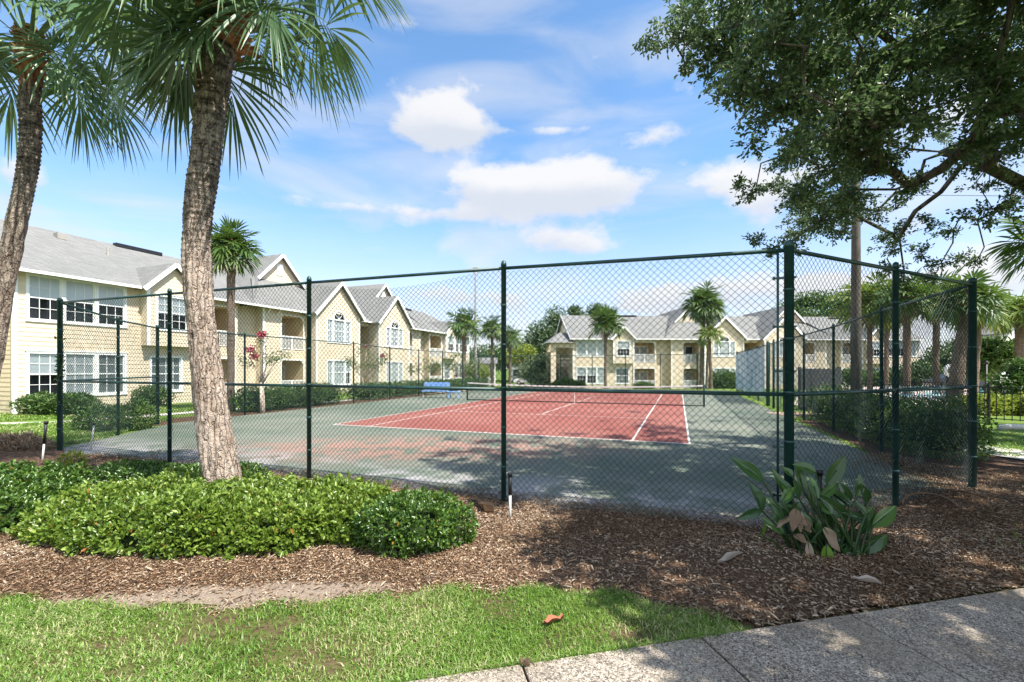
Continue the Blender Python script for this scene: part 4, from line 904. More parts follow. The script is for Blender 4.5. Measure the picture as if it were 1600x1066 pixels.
# grass of the front lawn
def blades(name,x,y,z,hgt,wid,mat,label,bend=.6):
    m=len(x); a=rng.uniform(0,6.28,m); h=hgt*(.45+rng.random(m))*(1+.35*vnoise(np.stack([x,y,0*x],-1)*2.3,52,2)); w_=wid*(.7+.6*rng.random(m)); bx=np.cos(a)*h*bend*(.4+rng.random(m)); by=np.sin(a)*h*bend*(.4+rng.random(m))
    sx=-np.sin(a+rng.normal(size=m)*.5); sy=np.cos(a+rng.normal(size=m)*.5)
    P0=np.stack([x,y,z],-1); S=np.stack([sx,sy,0*x],-1)*w_[:,None]/2; M1=P0+np.stack([bx*.35,by*.35,h*.62],-1); T=P0+np.stack([bx,by,h*(.98-.35*rng.random(m))],-1)
    V=np.stack([P0-S,P0+S,M1+S*.9,M1-S*.9,T+S*.12,T-S*.12],1).reshape(-1,3); b=np.arange(m)[:,None]*6
    Fc=np.concatenate([b+np.array([0,1,2,3]),b+np.array([3,2,4,5])],1).reshape(-1,4)
    return stuff(npmesh(name,V,Fc,mat,rnd=np.repeat(np.clip(rng.random(m)+.3*vnoise(P0*1.9,51,3),0,1),2)),label,'grass')
n=GRASS*3; x=rng.uniform(-7.5,2.0,n); y=1.9+2.6*rng.random(n)**.9
ok=(y<front_y(np.clip(x,-9.5,1.6))+.05+.05*np.sin(x*9)+rng.normal(size=n)*.035)&(y>np.where(x>-1.2,walk_y(x)+.015-.05*rng.random(n),1.5))&(x<1.62+.06*rng.random(n))
pn=vnoise(np.stack([x*1.0,y*1.3,0*x],-1)*1.5,77,3); bare=np.zeros(n)
for (px,py,rx,ry) in [(440,1030,.22,.10),(530,1040,.18,.09),(445,972,.2,.05),(200,1050,.2,.1),(660,950,.16,.05),(560,1010,.12,.06),(90,985,.2,.05)]:
    c=G(px,py); bare=np.maximum(bare,np.exp(-((x-c[0])**2/rx**2+(y-c[1])**2/ry**2)))
dens_=np.clip(.85+pn*.75,.08,1)*(1-bare*.9); ok&=rng.random(n)<dens_
x=x[ok][:GRASS]; y=y[ok][:GRASS]
blades('grass',x,y,0*x,.030,.0055,M['grass'],'short broad-bladed lawn grass in front of the mulch bed',1.1)
x=rng.uniform(-1.5,2.8,2600); y=walk_y(x)+rng.normal(size=2600)*.012+.01; k=(y>1.5)&(x<1.7); x=x[k];y=y[k]
blades('edge_grass',x,y,0*x,.055,.006,M['grass'],'grass fringe leaning over the edge of the front walkway',1.0)
# scattered weeds in the bed
n=900; x=rng.uniform(4.6,6.4,n); y=rng.uniform(3.6,5.3,n); k=vnoise(np.stack([x,y,0*x],-1)*2.2,9,2)>.15; x=x[k];y=y[k]; blades('weeds',x,y,bed_z(x,y),.06,.008,M['grass'],'sparse green weeds in the mulch at the right side',1.0)
# lawns further back
def far_lawn(name,n,pts,label,hg=.07,wd=.02):
    P4=np.array(pts); u=rng.random(n)[:,None]; v=rng.random(n)[:,None]; p=(P4[0]*(1-u)+P4[1]*u)*(1-v)+(P4[3]*(1-u)+P4[2]*u)*v
    blades(name,p[:,0],p[:,1],0*p[:,0]+.0,hg,wd,M['grass'],label,.9)
far_lawn('lawn',26000,[G(-60,700),(-10.6,11.2),(-12.9,17.3),G(-60,667)],'mown lawn left of the corner post, this side of the garden walk')
far_lawn('lawn',15000,[G(-60,663),G(330,641),(-13.6,23),G(-60,648)],'mown lawn strip between the garden walk and the cream building',.07,.025)
far_lawn('lawn',9000,[(7.6,8.15),(12.5,8.6),(13,9.6),(8.0,9.6)],'shaded lawn strip at the right edge beside the side path',.05,.015) if False else None
far_lawn('lawn',14000,[G(1518,687),G(1700,698),G(1700,676),G(1518,676)],'small lawn between the iron pool fence and the side path at right',.05,.018)
far_lawn('lawn',14000,[AB(12.5,4.6),AB(22,4.6),AB(22,8.2),AB(12.5,8.2)],'sunny lawn patch between the hedge and the dark screen seen through the side fence',.06,.02)
# ================================================================ two-storey apartment blocks
def siding_wall(mb,u0,u1,z0,z1,v,holes=(),axis='u',top=None,course=.19):
    """lapped boards: every course leans out at its foot. holes=(u0,u1,z0,z1). top(u)->z clips gables"""
    def pt(u,vv,z): return (u,-vv,z) if axis=='u' else (vv,u,z)
    us=sorted({u0,u1,*[h[0] for h in holes],*[h[1] for h in holes]}); us=[u for u in us if u0-1e-6<=u<=u1+1e-6]
    zs=set([z0,z1]); z=z0
    while z<z1: zs.add(round(z,4)); z+=course
    for h in holes: zs.add(h[2]); zs.add(h[3])
    zs=sorted(z for z in zs if z0-1e-6<=z<=z1+1e-6)
    sg=1 if axis=='u' else axis
    for i in range(len(zs)-1):
        a,b=zs[i],zs[i+1]
        if b-a<.004: continue
        fa=((a-z0)/course)%1.0; oa=.016*(1-fa) if fa<.995 else .016; fb=((b-z0)/course); fb=fb-math.floor(fb-1e-6) if abs(fb-round(fb))>1e-3 else 1.0; ob=.016*(1-fb)
        for j in range(len(us)-1):
            c,d=us[j],us[j+1]; m=((c+d)/2,(a+b)/2)
            if any(h[0]<m[0]<h[1] and h[2]<m[1]<h[3] for h in holes): continue
            if top:
                # clip the course to the slope of the gable
                cl,cr=top(a); dl,dr=top(b)
                mb.add([pt(cl,v+oa,a),pt(cr,v+oa,a),pt(dr,v+ob,b),pt(dl,v+ob,b)],[(0,1,2,3)]); mb.add([pt(cl,v,a),pt(cr,v,a),pt(cr,v+oa,a),pt(cl,v+oa,a)],[(0,1,2,3)])
            else:
                mb.add([pt(c,v+sg*oa if axis!='u' else v+oa,a),pt(d,v+sg*oa if axis!='u' else v+oa,a),pt(d,v+sg*ob if axis!='u' else v+ob,b),pt(c,v+sg*ob if axis!='u' else v+ob,b)],[(0,1,2,3)])
                if fa<.01 or fa>.99: mb.add([pt(c,v,a),pt(d,v,a),pt(d,v+sg*.016 if axis!='u' else v+.016,a),pt(c,v+sg*.016 if axis!='u' else v+.016,a)],[(0,1,2,3)])
def vbox(mb,u0,u1,v0,v1,z0,z1): mb.box(u0,u1,-v1,-v0,z0,z1)
WIN={}
def window(parent,uc,v,z0,z1,w,blind=1,cols=3,arch=False,style='blind',trim=.10,head=False):
    key=(round(w,2),round(z1-z0,2),cols,arch,style,blind,trim,head); h=z1-z0
    if key not in WIN:
        fr=MB(); t=trim
        for a,b,c,d in ((-w/2-t,-w/2,-t,h+t),(w/2,w/2+t,-t,h+t),(-w/2,w/2,-t,0),(-w/2,w/2,h,h+t)): vbox(fr,a,b,-.12,.045,c,d)
        if head: vbox(fr,-w/2-t-.04,w/2+t+.04,.0,.07,h+t,h+t+.05)
        vbox(fr,-w/2-t-.02,w/2+t+.02,.0,.065,-t-.04,-t-.0)
        vbox(fr,-w/2,w/2,-.075,-.02,h*.5-.025,h*.5+.025)
        vbox(fr,-w/2,-w/2+.035,-.07,-.025,0,h); vbox(fr,w/2-.035,w/2,-.07,-.025,0,h)
        for k in range(1,cols): u=-w/2+w*k/cols; vbox(fr,u-.010,u+.010,-.062,-.032,0,h)
        for k in (.25,.75): vbox(fr,-w/2+.035,w/2-.035,-.060,-.034,h*k-.010,h*k+.010)
        if arch:
            n=14; ra=w/2+t; ri=w/2; pts=[]
            for k in range(n):
                a=math.pi*k/n; b=math.pi*(k+1)/n; poly=[(ri*math.cos(a),.12,h+t+ri*math.sin(a)),(ra*math.cos(a),.12,h+t+ra*math.sin(a)),(ra*math.cos(b),.12,h+t+ra*math.sin(b)),(ri*math.cos(b),.12,h+t+ri*math.sin(b))]
                fr.prism([(x,-.055,z) for x,_,z in poly],(0,.16,0))
            for a in (45,90,135): fr.beam((0,.03,h+t),(ri*math.cos(R(a)),.03,h+t+ri*math.sin(R(a))),.022,.03,(0,1,0))
        m1=fr; f=fr.build('window',M['white_trim']); me_f=f.data; bpy.data.objects.remove(f)
        pn=MB(); pn.add([(-w/2,.05,0),(w/2,.05,0),(w/2,.05,h),(-w/2,.05,h)],[(0,1,2,3)])
        if arch: pn.add([(0,.05,h+t)]+[(w/2*math.cos(math.pi*k/14),.05,h+t+w/2*math.sin(math.pi*k/14)) for k in range(15)],[(0,k+1,k+2) for k in range(14)])
        p=pn.build('pane',M['glass']); me_p=p.data; bpy.data.objects.remove(p)
        bl=MB(); bl.mi=0
        zb=h*(1-blind); bl.add([(-w/2,.062,zb),(w/2,.062,zb),(w/2,.062,h),(-w/2,.062,h)],[(0,1,2,3)])
        b=bl.build('blind',M['blind'] if style=='blind' else M['grey_blind']); me_b=b.data; bpy.data.objects.remove(b)
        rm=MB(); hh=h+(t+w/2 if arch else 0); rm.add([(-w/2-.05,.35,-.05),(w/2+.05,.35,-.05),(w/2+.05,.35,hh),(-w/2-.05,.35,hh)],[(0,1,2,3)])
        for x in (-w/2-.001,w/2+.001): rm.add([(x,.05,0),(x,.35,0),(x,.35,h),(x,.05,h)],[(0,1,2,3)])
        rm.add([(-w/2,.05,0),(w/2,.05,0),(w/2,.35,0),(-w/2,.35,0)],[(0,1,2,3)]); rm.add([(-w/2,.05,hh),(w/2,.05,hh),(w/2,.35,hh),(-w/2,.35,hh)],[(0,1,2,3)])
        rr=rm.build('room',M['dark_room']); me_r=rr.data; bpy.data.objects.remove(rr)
        WIN[key]=(me_f,me_p,me_b,me_r)
    me_f,me_p,me_b,me_r=WIN[key]
    o=link('window',me_f,parent); o.location=(uc,-v,z0)
    link('pane',me_p,o); 
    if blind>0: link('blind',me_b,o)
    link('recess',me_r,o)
def slab(mb,poly,th=.11):
    """roof plane given by its outline; thickened downwards"""
    mb.prism(poly,(0,0,-th))
def apartment(name,loc,rz,label,seed,detail=True,stair=False,wing=False):
    r=random.Random(seed); root=tag(empty(name,loc,rz),label,'building','cream two-storey apartment buildings')
    W=MB(); T=MB(); EZ=6.05; RF=MB(); SK=MB(); trimc=MB()
    wins=[]; rails=[]
    def seg(s,a,b): return (min(s*a,s*b),max(s*a,s*b))
    def recess(u0,u1,z0,z1,v,depth,arch=True):
        # five inner faces and a sliding door at the back
        y0=-v; y1=-v+depth
        inner=MB()
        inner.add([(u0,y0,z0),(u0,y1,z0),(u0,y1,z1),(u0,y0,z1)],[(0,1,2,3)]); inner.add([(u1,y0,z0),(u1,y1,z0),(u1,y1,z1),(u1,y0,z1)],[(3,2,1,0)])
        inner.add([(u0,y1,z0),(u1,y1,z0),(u1,y1,z1),(u0,y1,z1)],[(0,1,2,3)]); inner.add([(u0,y0,z0),(u1,y0,z0),(u1,y1,z0),(u0,y1,z0)],[(0,1,2,3)]); inner.add([(u0,y0,z1),(u1,y0,z1),(u1,y1,z1),(u0,y1,z1)],[(3,2,1,0)]); inner.build('porch',M['brown_interior'],root)
    def railing(u0,u1,v,z0,h=1.0):
        m=MB(); vbox(m,u0,u1,v-.09,v-.02,z0+h-.06,z0+h); vbox(m,u0,u1,v-.075,v-.035,z0+.07,z0+.12); n=max(3,int((u1-u0)/.125))
        for k in range(n+1):
            u=u0+(u1-u0)*k/n; vbox(m,u-.02,u+.02,v-.07,v-.04,z0+.12,z0+h-.06)
        um=(u0+u1)/2; vbox(m,um-.05,um+.05,v-.10,v-.01,z0,z0+h+.01)
        m.build('railing',M['white_trim'],root)
    holes_front=[]
    for s in (-1,1):
        # three-window end section
        a,b=seg(s,16.6,21.2); hs=[]
        for k,c in enumerate((17.85,19.05,20.25)):
            for z0,z1,fl in ((4.0,5.78,1),(.75,2.52,0)):
                hs.append((s*c-.52,s*c+.52,z0,z1)); wins.append((s*c,0.0,z0,z1,1.04,.5 if fl and seed==1 else r.choice([1,1,.5,.8]),3,False,'blind' if not(fl==0 and s*c>-18.5 and seed==1) else 'grey',.10,fl==0))
        siding_wall(W,a,b,0,EZ,0,hs)
        # bay with its own little gable
        a,b=seg(s,14.1,16.6); c=s*15.4; h1=(c-.72,c+.72,.75,2.45); siding_wall(W,a,b,0,3.05,0,[h1]); wins.append((c,0,.75,2.45,1.44,1,4,False,'grey',.10,False))
        bu0,bu1=seg(s,14.15,16.6); h2=(c-.72,c+.72,3.98,5.60); siding_wall(W,bu0,bu1,3.05,EZ,.5,[h2]); wins.append((c,.5,3.98,5.60,1.44,.55,4,False,'blind',.10,True))
        for u,ax in ((bu0,-1),(bu1,1)): W.add([(u,0,3.05),(u,-.5,3.05),(u,-.5,EZ),(u,0,EZ)],[(0,1,2,3)])
        W.add([(bu0,0,3.05),(bu1,0,3.05),(bu1,-.516,3.05),(bu0,-.516,3.05)],[(0,1,2,3)])
        cw=(bu0+bu1)/2; hw=(bu1-bu0)/2; siding_wall(W,bu0,bu1,EZ,EZ+hw-.02,.5,top=lambda z:(cw-(hw-(z-EZ)),cw+(hw-(z-EZ))))
        pk=EZ+hw+.16
        for t in (-1,1): slab(RF,[(cw,-.78,pk),(cw+t*(hw+.28),-.78,pk-hw-.28),(cw+t*(hw+.28),2.5,pk-hw-.28),(cw,2.5,pk)]); T.beam((cw,-.80,pk-.10),(cw+t*(hw+.30),-.80,pk-hw-.40),.04,.20,(0,0,1))
        vbox(T,bu0-.02,bu0+.12,.47,.53,3.05,EZ); vbox(T,bu1-.12,bu1+.02,.47,.53,3.05,EZ)
        # balconies
        for (p,q_,w0_,w1_) in ((11.3,14.1,11.5,13.95),(5.95,8.2,6.15,8.05)):
            a,b=seg(s,p,q_); ha,hb=seg(s,w0_,w1_); hs=[(ha,hb,.06,2.45),(ha,hb,3.15,5.55)]
            siding_wall(W,a,b,0,EZ,0,hs)
            for (z0,z1) in ((.06,2.45),(3.15,5.55)):
                recess(ha,hb,z0,z1,0,1.8)
                # sliding door on the back wall of the porch
                dm=MB(); m0=(ha+hb)/2; 
                for x0,x1 in ((m0-1.0,m0),(m0,m0+1.0)):
                    for aa,bb,cc,dd in ((x0,x0+.07,z0,z0+2.05),(x1-.07,x1,z0,z0+2.05),(x0+.07,x1-.07,z0,z0+.09),(x0+.07,x1-.07,z0+1.96,z0+2.05)): dm.box(aa,bb,1.72,1.78,cc,dd)
                d=dm.build('porch_door',M['white_trim'],root); pm=MB(); pm.add([(m0-1,1.75,z0),(m0+1,1.75,z0),(m0+1,1.75,z0+2.05),(m0-1,1.75,z0+2.05)],[(0,1,2,3)]); pm.build('pane',M['grey_blind' if r.random()<.5 else 'dark_room'],d)
                railing(ha,hb,0,z0,1.0)
                for x0,dx in ((ha,1),(hb,-1)):
                    T.prism([(x0,.02,z1),(x0+dx*.2,.02,z1),(x0,.02,z1-.2)],(0,.06,0))
                for aa,bb,cc,dd in ((ha-.07,ha,z0-.05,z1+.07),(hb,hb+.07,z0-.05,z1+.07),(ha,hb,z1,z1+.07)): vbox(T,aa,bb,-.02,.035,cc,dd)
            if detail and s*1>0 or True: pass
        # recessed wall, then pier with a lattice bracket
        a,b=seg(s,9.45,11.3); siding_wall(W,a,b,0,EZ,-.7); 
        for u in (a,b): W.add([(u,.7,0),(u,0,0),(u,0,EZ),(u,.7,EZ)],[(0,1,2,3)])
        a,b=seg(s,8.2,9.45); siding_wall(W,a,b,0,EZ,0)
        vbox(T,s*9.45-.07,s*9.45+.07,-.03,.03,0,EZ)
        x0=a+.1; 
        for k in range(4): T.beam((x0+.25*k,-.10,5.9),(x0+.25*k,-.42,5.9),.03)
        T.beam((x0,-.42,5.9),(x0+1.0,-.42,5.9),.04); T.beam((x0+.1,-.1,5.45),(x0+.1,-.42,5.88),.04); T.beam((x0+.9,-.1,5.45),(x0+.9,-.42,5.88),.04)
        # projecting gabled section with arched window
        a,b=seg(s,1.25,5.95); c=s*3.6; hs=[]
        for dc,w_,ar in ((-.98,.52,False),(0,1.14,True),(.98,.52,False)):
            h_=(c+dc-w_/2,c+dc+w_/2,3.95,5.55); hs.append(h_); wins.append((c+dc,1.0,3.95,5.55,w_,.999,2 if w_<.6 else 4,ar,'blind',.10,False))
            hs.append((c+dc-w_/2,c+dc+w_/2,.70,2.45)); wins.append((c+dc,1.0,.70,2.45,w_,.999 if r.random()<.6 else .5,2 if w_<.6 else 4,False,'blind',.10,False))
        siding_wall(W,a,b,0,EZ,1.0,hs+[(c-.57,c+.57,5.65,EZ)] )
        n0=5.65
        siding_wall(W,a,b,EZ,EZ+2.3,1.0,top=lambda z:(c-(2.35-(z-EZ)),c+(2.35-(z-EZ))))
        # cut for the fanlight is filled by siding above its crown
        for t in (-1,1):
            pts=[(c+t*.57,-1.004,5.65),(c+t*.57,-1.004,EZ)]; arc=[(c+t*.57*math.cos(R(k*7.5)),-1.004,5.65+.57*math.sin(R(k*7.5))) for k in range(0,6)]
            for i in range(5): W.add([arc[i],(c+t*.57,-1.004,arc[i][2]),(c+t*.57,-1.004,arc[i+1][2]),arc[i+1]],[(0,1,2,3)])
        for u in (a,b): siding_wall(W,-1.0,0,0,EZ,u,axis=(1 if u==b else -1))
        pk=EZ+2.35+.16; hw=2.35
        for t in (-1,1):
            slab(RF,[(c,-1.32,pk),(c+t*(hw+.32),-1.32,pk-hw-.32),(c+t*(hw+.32),4.2,pk-hw-.32),(c,4.2,pk)]); T.beam((c,-1.345,pk-.11),(c+t*(hw+.34),-1.345,pk-hw-.45),.045,.22,(0,0,1))
        for u in (a,b): vbox(T,u-.02 if u==a else u-.12,u+.12 if u==a else u+.02,.96,1.035,0,EZ)
        # tall cross gable behind, with louvred vent
        uc=s*6.2; pk=10.35
        siding_wall(W,uc-3.0,uc+3.0,7.4,10.2,-2.2,top=lambda z:(uc-(10.22-z),uc+(10.22-z)))
        vm=MB(); vbox(vm,uc-.28,uc+.28,-2.21,-2.15,8.75,9.6); 
        for k in range(8): vm.box(uc-.22,uc+.22,2.135,2.15,8.8+k*.095,8.85+k*.095)
        vm.build('gable_vent',M['white_trim'],root)
        for t in (-1,1):
            slab(RF,[(uc,1.85,pk),(uc+t*2.05,1.85,pk-2.05),(uc+t*4.4,-.5,pk-4.4),(uc+t*4.4,12.1,pk-4.4),(uc,12.1,pk)]); T.beam((uc,1.83,pk-.11),(uc+t*2.1,1.83,pk-2.21),.045,.20,(0,0,1))
        slab(RF,[(uc-4.39,-.51,5.96),(uc+4.39,-.51,5.96),(uc+2.3,2.26,8.30),(uc-2.3,2.26,8.30)],.09)
        # gutter and downpipe
        g0,g1=seg(s,5.98,14.0); vbox(T,g0,g1,.50,.60,5.83,5.95); g0,g1=seg(s,16.9,21.75); vbox(T,g0,g1,.50,.60,5.83,5.95)
        vbox(T,s*21.2-.08,s*21.2+.08,-.05,.035,0,EZ); vbox(T,s*14.05-.05,s*14.05+.05,.02,.10,0,5.85)
    # breezeway between the gables
    recess(-1.25,1.25,.0,5.55,0,5.5); siding_wall(W,-1.25,1.25,5.55,EZ,0)
    vbox(T,-1.2,1.2,.50,.60,5.83,5.95)
    sb=MB(); 
    for k in range(9): sb.box(-1.0,.2,1.2+k*.28,1.48+k*.28,.0+k*.18,.06+k*.18)
    sb.beam((.2,1.2,.9),(.2,3.7,2.5),.05); sb.build('stairs',M['grey_metal'],root)
    # ends and back
    for s in (-1,1):
        u=s*21.2; siding_wall(W,0,14,0,EZ,u,axis=s)
        n=12; base=len(W.v); W.add([(u,0,EZ),(u,14,EZ),(u,7,9.35)],[(0,1,2)])
        for t in (0,1): T.beam((u+s*.42,-.5 if t==0 else 14.5,5.80),(u+s*.42,7,9.42),.045,.2,(0,0,1))
    W.add([(-21.2,14,0),(21.2,14,0),(21.2,14,EZ),(-21.2,14,EZ)],[(3,2,1,0)])
    # main roof in bands so no plane lies on another
    slab(RF,[(-21.6,-.5,5.96),(21.6,-.5,5.96),(21.6,7,9.52),(-21.6,7,9.52)]); slab(RF,[(21.6,14.5,5.96),(-21.6,14.5,5.96),(-21.6,7.01,9.515),(21.6,7.01,9.515)])
    # vents on the roof
    for (u,y,kind) in ((-17.2,5.6,0),(-15.8,4.2,1),(-12.9,6.6,2),(6,6.5,0),(-3,5.2,1),(16,6.2,2)):
        z=5.96+(y+.5)*.4747; m=MB()
        if kind==0: m.box(u-.2,u+.2,y-.15,y+.25,z-.05,z+.28); nm='roof_vent'
        elif kind==1: m.lathe((u,y,z-.05),[(.07,0),(.07,.45),(.05,.46)],10); nm='vent_pipe'
        else: m.box(u-1.3,u+1.3,y-.12,y+.2,z-.02,z+.20); nm='ridge_vent'
        m.build(nm,M['black_metal'] if kind==2 else M['grey_metal'],root)
    if wing:
        siding_wall(W,-29,-21.2,0,EZ,-2.0); slab(RF,[(-29,1.4,5.9),(-21.65,1.4,5.9),(-21.65,7,9.40),(-29,7,9.40)]); m=MB(); m.box(-22.35,-22.05,1.75,1.98,.4,2.0); m.build('meter_box',M['black_metal'],root)
    if stair:
        # open stair tower with a low hipped roof
        siding_wall(W,-23.9,-23.3,0,5.5,.2); siding_wall(W,-23.9,-21.2,4.9,5.5,.2); RF.add([(-24.4,-.7,5.45),(-21.2,-.7,5.45),(-21.2,3.5,6.9),(-22.5,3.5,6.9)],[(0,1,2,3)]); RF.add([(-24.4,-.7,5.45),(-22.5,3.5,6.9),(-24.4,7.5,5.45)],[(0,1,2)])
        m=MB()
        for fl in (0,1):
            for k in range(10): m.box(-22.6,-21.4,.6+k*.28,.88+k*.28,fl*2.7+.05+k*.17,fl*2.7+.11+k*.17)
            m.beam((-22.6,.5,fl*2.7+1.0),(-22.6,3.3,fl*2.7+2.7),.06); m.beam((-23.3,.0,fl*2.7+.9),(-21.3,.0,fl*2.7+.9),.06); m.beam((-23.3,.0,fl*2.7+.5),(-21.3,.0,fl*2.7+.5),.04)
        m.build('stairs',M['grey_metal'],root); W.add([(-23.9,4.5,0),(-21.2,4.5,0),(-21.2,4.5,5.5),(-23.9,4.5,5.5)],[(3,2,1,0)])
    W.build('wall',M['siding'],root); RF.build('roof',M['shingle'],root); T.build('trim',M['white_trim'],root)
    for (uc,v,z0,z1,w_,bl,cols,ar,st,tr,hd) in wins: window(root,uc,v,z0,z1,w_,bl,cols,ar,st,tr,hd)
    return root
lc=AB(31.3,-25.5); apartment('apartment_building',(lc[0],lc[1],0),math.atan2(CA[1],CA[0]),'cream sided apartment building running away along the left side of the court',1,wing=True)
apartment('apartment_building',(28.4,53.6,-.57),.045,'cream sided apartment building facing the court squarely from behind its far end',2,stair=True)
# low wing past the end of the left building, red roofed house, pale house at right
def small_house(name,x0,x1,y0,y1,z0,h,ridge,mat,roofmat,label,doors=(),wins_=(),axis='x',arch=None):
    cx,cy=(x0+x1)/2,(y0+y1)/2; root=tag(empty(name,(cx,cy,z0)),label,'house'); W=MB(); W.box(x0-cx,x1-cx,y0-cy,y1-cy,0,h)
    a,b,c,d=x0-cx-.4,x1-cx+.4,y0-cy-.4,y1-cy+.4; RF=MB()
    if axis=='x':
        for s,yy in ((-1,c),(1,d)): RF.prism([(a,yy,h-.05),(b,yy,h-.05),(b,s*.005,h+ridge),(a,s*.005,h+ridge)],(0,0,.12))
        for xx in (x0-cx+.02,x1-cx-.02): W.add([(xx,y0-cy,h),(xx,y1-cy,h),(xx,0,h+ridge-.1)],[(0,1,2)])
    else:
        for s,xx in ((-1,a),(1,b)): RF.prism([(xx,c,h-.05),(xx,d,h-.05),(s*.005,d,h+ridge),(s*.005,c,h+ridge)],(0,0,.12))
        W.add([(x0-cx,y0-cy-.005,h),(x1-cx,y0-cy-.005,h),(0,y0-cy-.005,h+ridge-.1)],[(0,1,2)])
    W.build('wall',mat,root); RF.build('roof',roofmat,root)
    for (u0,u1,za,zb) in wins_:
        m=MB(); m.box(u0-cx-.1,u1-cx+.1,y0-cy-.06,y0-cy-.012,za-.1,zb+.1); f=m.build('window',M['white_trim'],root); p=MB(); p.box(u0-cx,u1-cx,y0-cy-.08,y0-cy-.065,za,zb); p.build('pane',M['dark_room'],f)
    for (u0,u1,za,zb) in doors:
        m=MB(); m.box(u0-cx,u1-cx,y0-cy-.05,y0-cy-.012,za,zb); m.build('door',M['dark_wood'],root)
    return root
small_house('house',-4.9,-2.4,60.5,66,-.5,3.0,.8,M['siding_white'],M['shingle'],'small cream outbuilding with a dark door just past the end of the left apartment building',doors=((-4.1,-3.3,0,2.1),))
small_house('house',-.6,4.6,82,92,-.5,3.6,2.4,M['siding_white'],M['red_tile'],'distant low house with an orange-red roof between the two apartment buildings',wins_=((.2,1.4,1,2.2),))
small_house('house',49.0,63.0,45,47.5,-.4,5.7,4.2,M['siding_white'],M['shingle'],'pale house with a grey gable roof behind the palms at the right edge',wins_=((50.0,51.0,3.4,5.0),(53,54.2,3.4,5)),axis='y')

# ================================================================ palms further off
far_palm((-12.3,19.6),7.15,1.45,.20,'lone palm with a slim brown trunk in front of the left apartment building',11,nfr=40,ns=20)
far_palm(P(725,0,42)[:2],6.1,2.0,.24,'palm standing at the far end of the left apartment building',12)
far_palm(P(769,0,45)[:2],6.2,1.75,.20,'slim palm just left of the tall middle fence post, behind the far fence',13)
far_palm(P(797,0,48)[:2],5.7,1.8,.20,'palm hidden partly behind the tall middle fence post',14)
far_palm(P(946,0,47.5)[:2],7.0,2.05,.20,'single straight palm in front of the left half of the far building',15,nfr=34)
far_palm(P(1096,0,44.5)[:2],8.55,2.5,.25,'tallest of the palms in front of the far building, with a full round crown',16,nfr=46,lean=(.25,0))
far_palm(P(1111,0,44.0)[:2],7.8,1.7,.19,'slender palm leaning against the tallest palm of the far row',17,lean=(-.35,0),nfr=26)
far_palm(P(1104,0,43.0)[:2],5.3,1.7,.16,'short yellow-green palm at the foot of the tallest palm of the far row',18,lean=(.25,0),mat='frond_yellow',nfr=26)
g='palms around the pool'
far_palm(P(1359,0,30)[:2],6.3,2.3,.20,'palm with a yellowish crown close behind the big light pole',19,group=g,mat='frond_yellow',nfr=34)
far_palm(P(1385,0,34)[:2],6.6,2.1,.20,'palm behind the right apartment corner, between the light pole and the fence post',20,group=g)
far_palm(P(1417,0,27)[:2],6.1,2.0,.24,'palm with an orange-brown trunk just right of the middle post of the right fence',21,group=g,nfr=34)
far_palm(P(1463,0,28)[:2],6.2,2.0,.22,'palm with an even dark trunk between the two right-hand fence posts',22,group=g)
far_palm(P(1492,0,22)[:2],5.3,1.55,.30,'palm with a thick bulging trunk left of the end post of the fence',23,group=g,bulge=[1.0,1.35,1.1,.8,.75],lean=(.6,0))
far_palm(P(1522,0,24)[:2],5.1,1.55,.20,'palm leaning out from behind the end post of the fence',24,group=g,mat='frond_yellow',lean=(.3,0))
far_palm(P(1594,0,25)[:2],5.0,1.65,.28,'palm with a stout trunk at the right edge in front of the pale house',25,group=g,mat='frond_yellow')
far_palm((17.6,14.3),6.1,1.75,.24,'palm outside the right edge whose fronds reach into the photo above the fence',26,group=g,nfr=36,ns=24)
far_palm(P(1549,0,33)[:2],3.3,1.1,.13,'small palm between the end post of the fence and the pale house',27,group=g)

# ================================================================ broad-leaved trees and shrubs behind
def leafy_tree(name,base,h,ells,n,L,W,mat,label,cat='tree',group=None,trunkmat='oak_bark',rt=.18,branches=True,core=False,multi=1):
    x,y=base; z0=float(gz(x,y)); root=tag(empty(name,(x,y,z0)),label,cat,group); r=random.Random(int(abs(x*31+y*7)))
    p,nr=ellip_points(ells,n,.75,.3,.35); m=len(p); cl=vnoise(p*1.4,int(abs(x))+5,3); keep=cl>-.45; p=p[keep];nr=nr[keep];m=len(p)
    V=unit(m)*.9+nr*.5; leafobj('crown',p,V,unit(m,.6)+nr*.4,L*(.7+.6*rng.random(m)),W*(.7+.5*rng.random(m)),mat,root)
    mb=MB()
    for s in range(multi):
        off=(r.uniform(-.15,.15)*(multi>1),r.uniform(-.1,.1)*(multi>1)); fork=h*.45
        mb.tube([(off[0],off[1],-.1),(off[0]*1.8,off[1]*1.5,fork*.5),(off[0]*2.6,off[1],fork)],[rt*1.2,rt,rt*.8],8)
        for e in ells:
            mb.tube([(off[0]*2.6,off[1],fork*.92),((off[0]*2+e[0])/2,e[1]/2,(fork+e[2])/2+.1*h*.2),(e[0],e[1],e[2]),(e[0]*1.1+e[3]*.4*r.uniform(-1,1),e[1],e[2]+e[5]*.6)],[rt*.6,rt*.4,rt*.22,rt*.06],6)
    mb.build('trunk',M[trunkmat],root,True)
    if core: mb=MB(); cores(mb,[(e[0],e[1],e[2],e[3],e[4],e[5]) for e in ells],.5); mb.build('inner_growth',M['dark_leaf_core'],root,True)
    return root
def ell(px,py,d,rpx,rpy,base,ry=None):
    x,y,z=P(px,py,d); z0=float(gz(*base)); return (x-base[0],y-base[1],z-z0,rpx/F*d,ry or rpx/F*d,rpy/F*d)
gt='big trees behind the buildings'
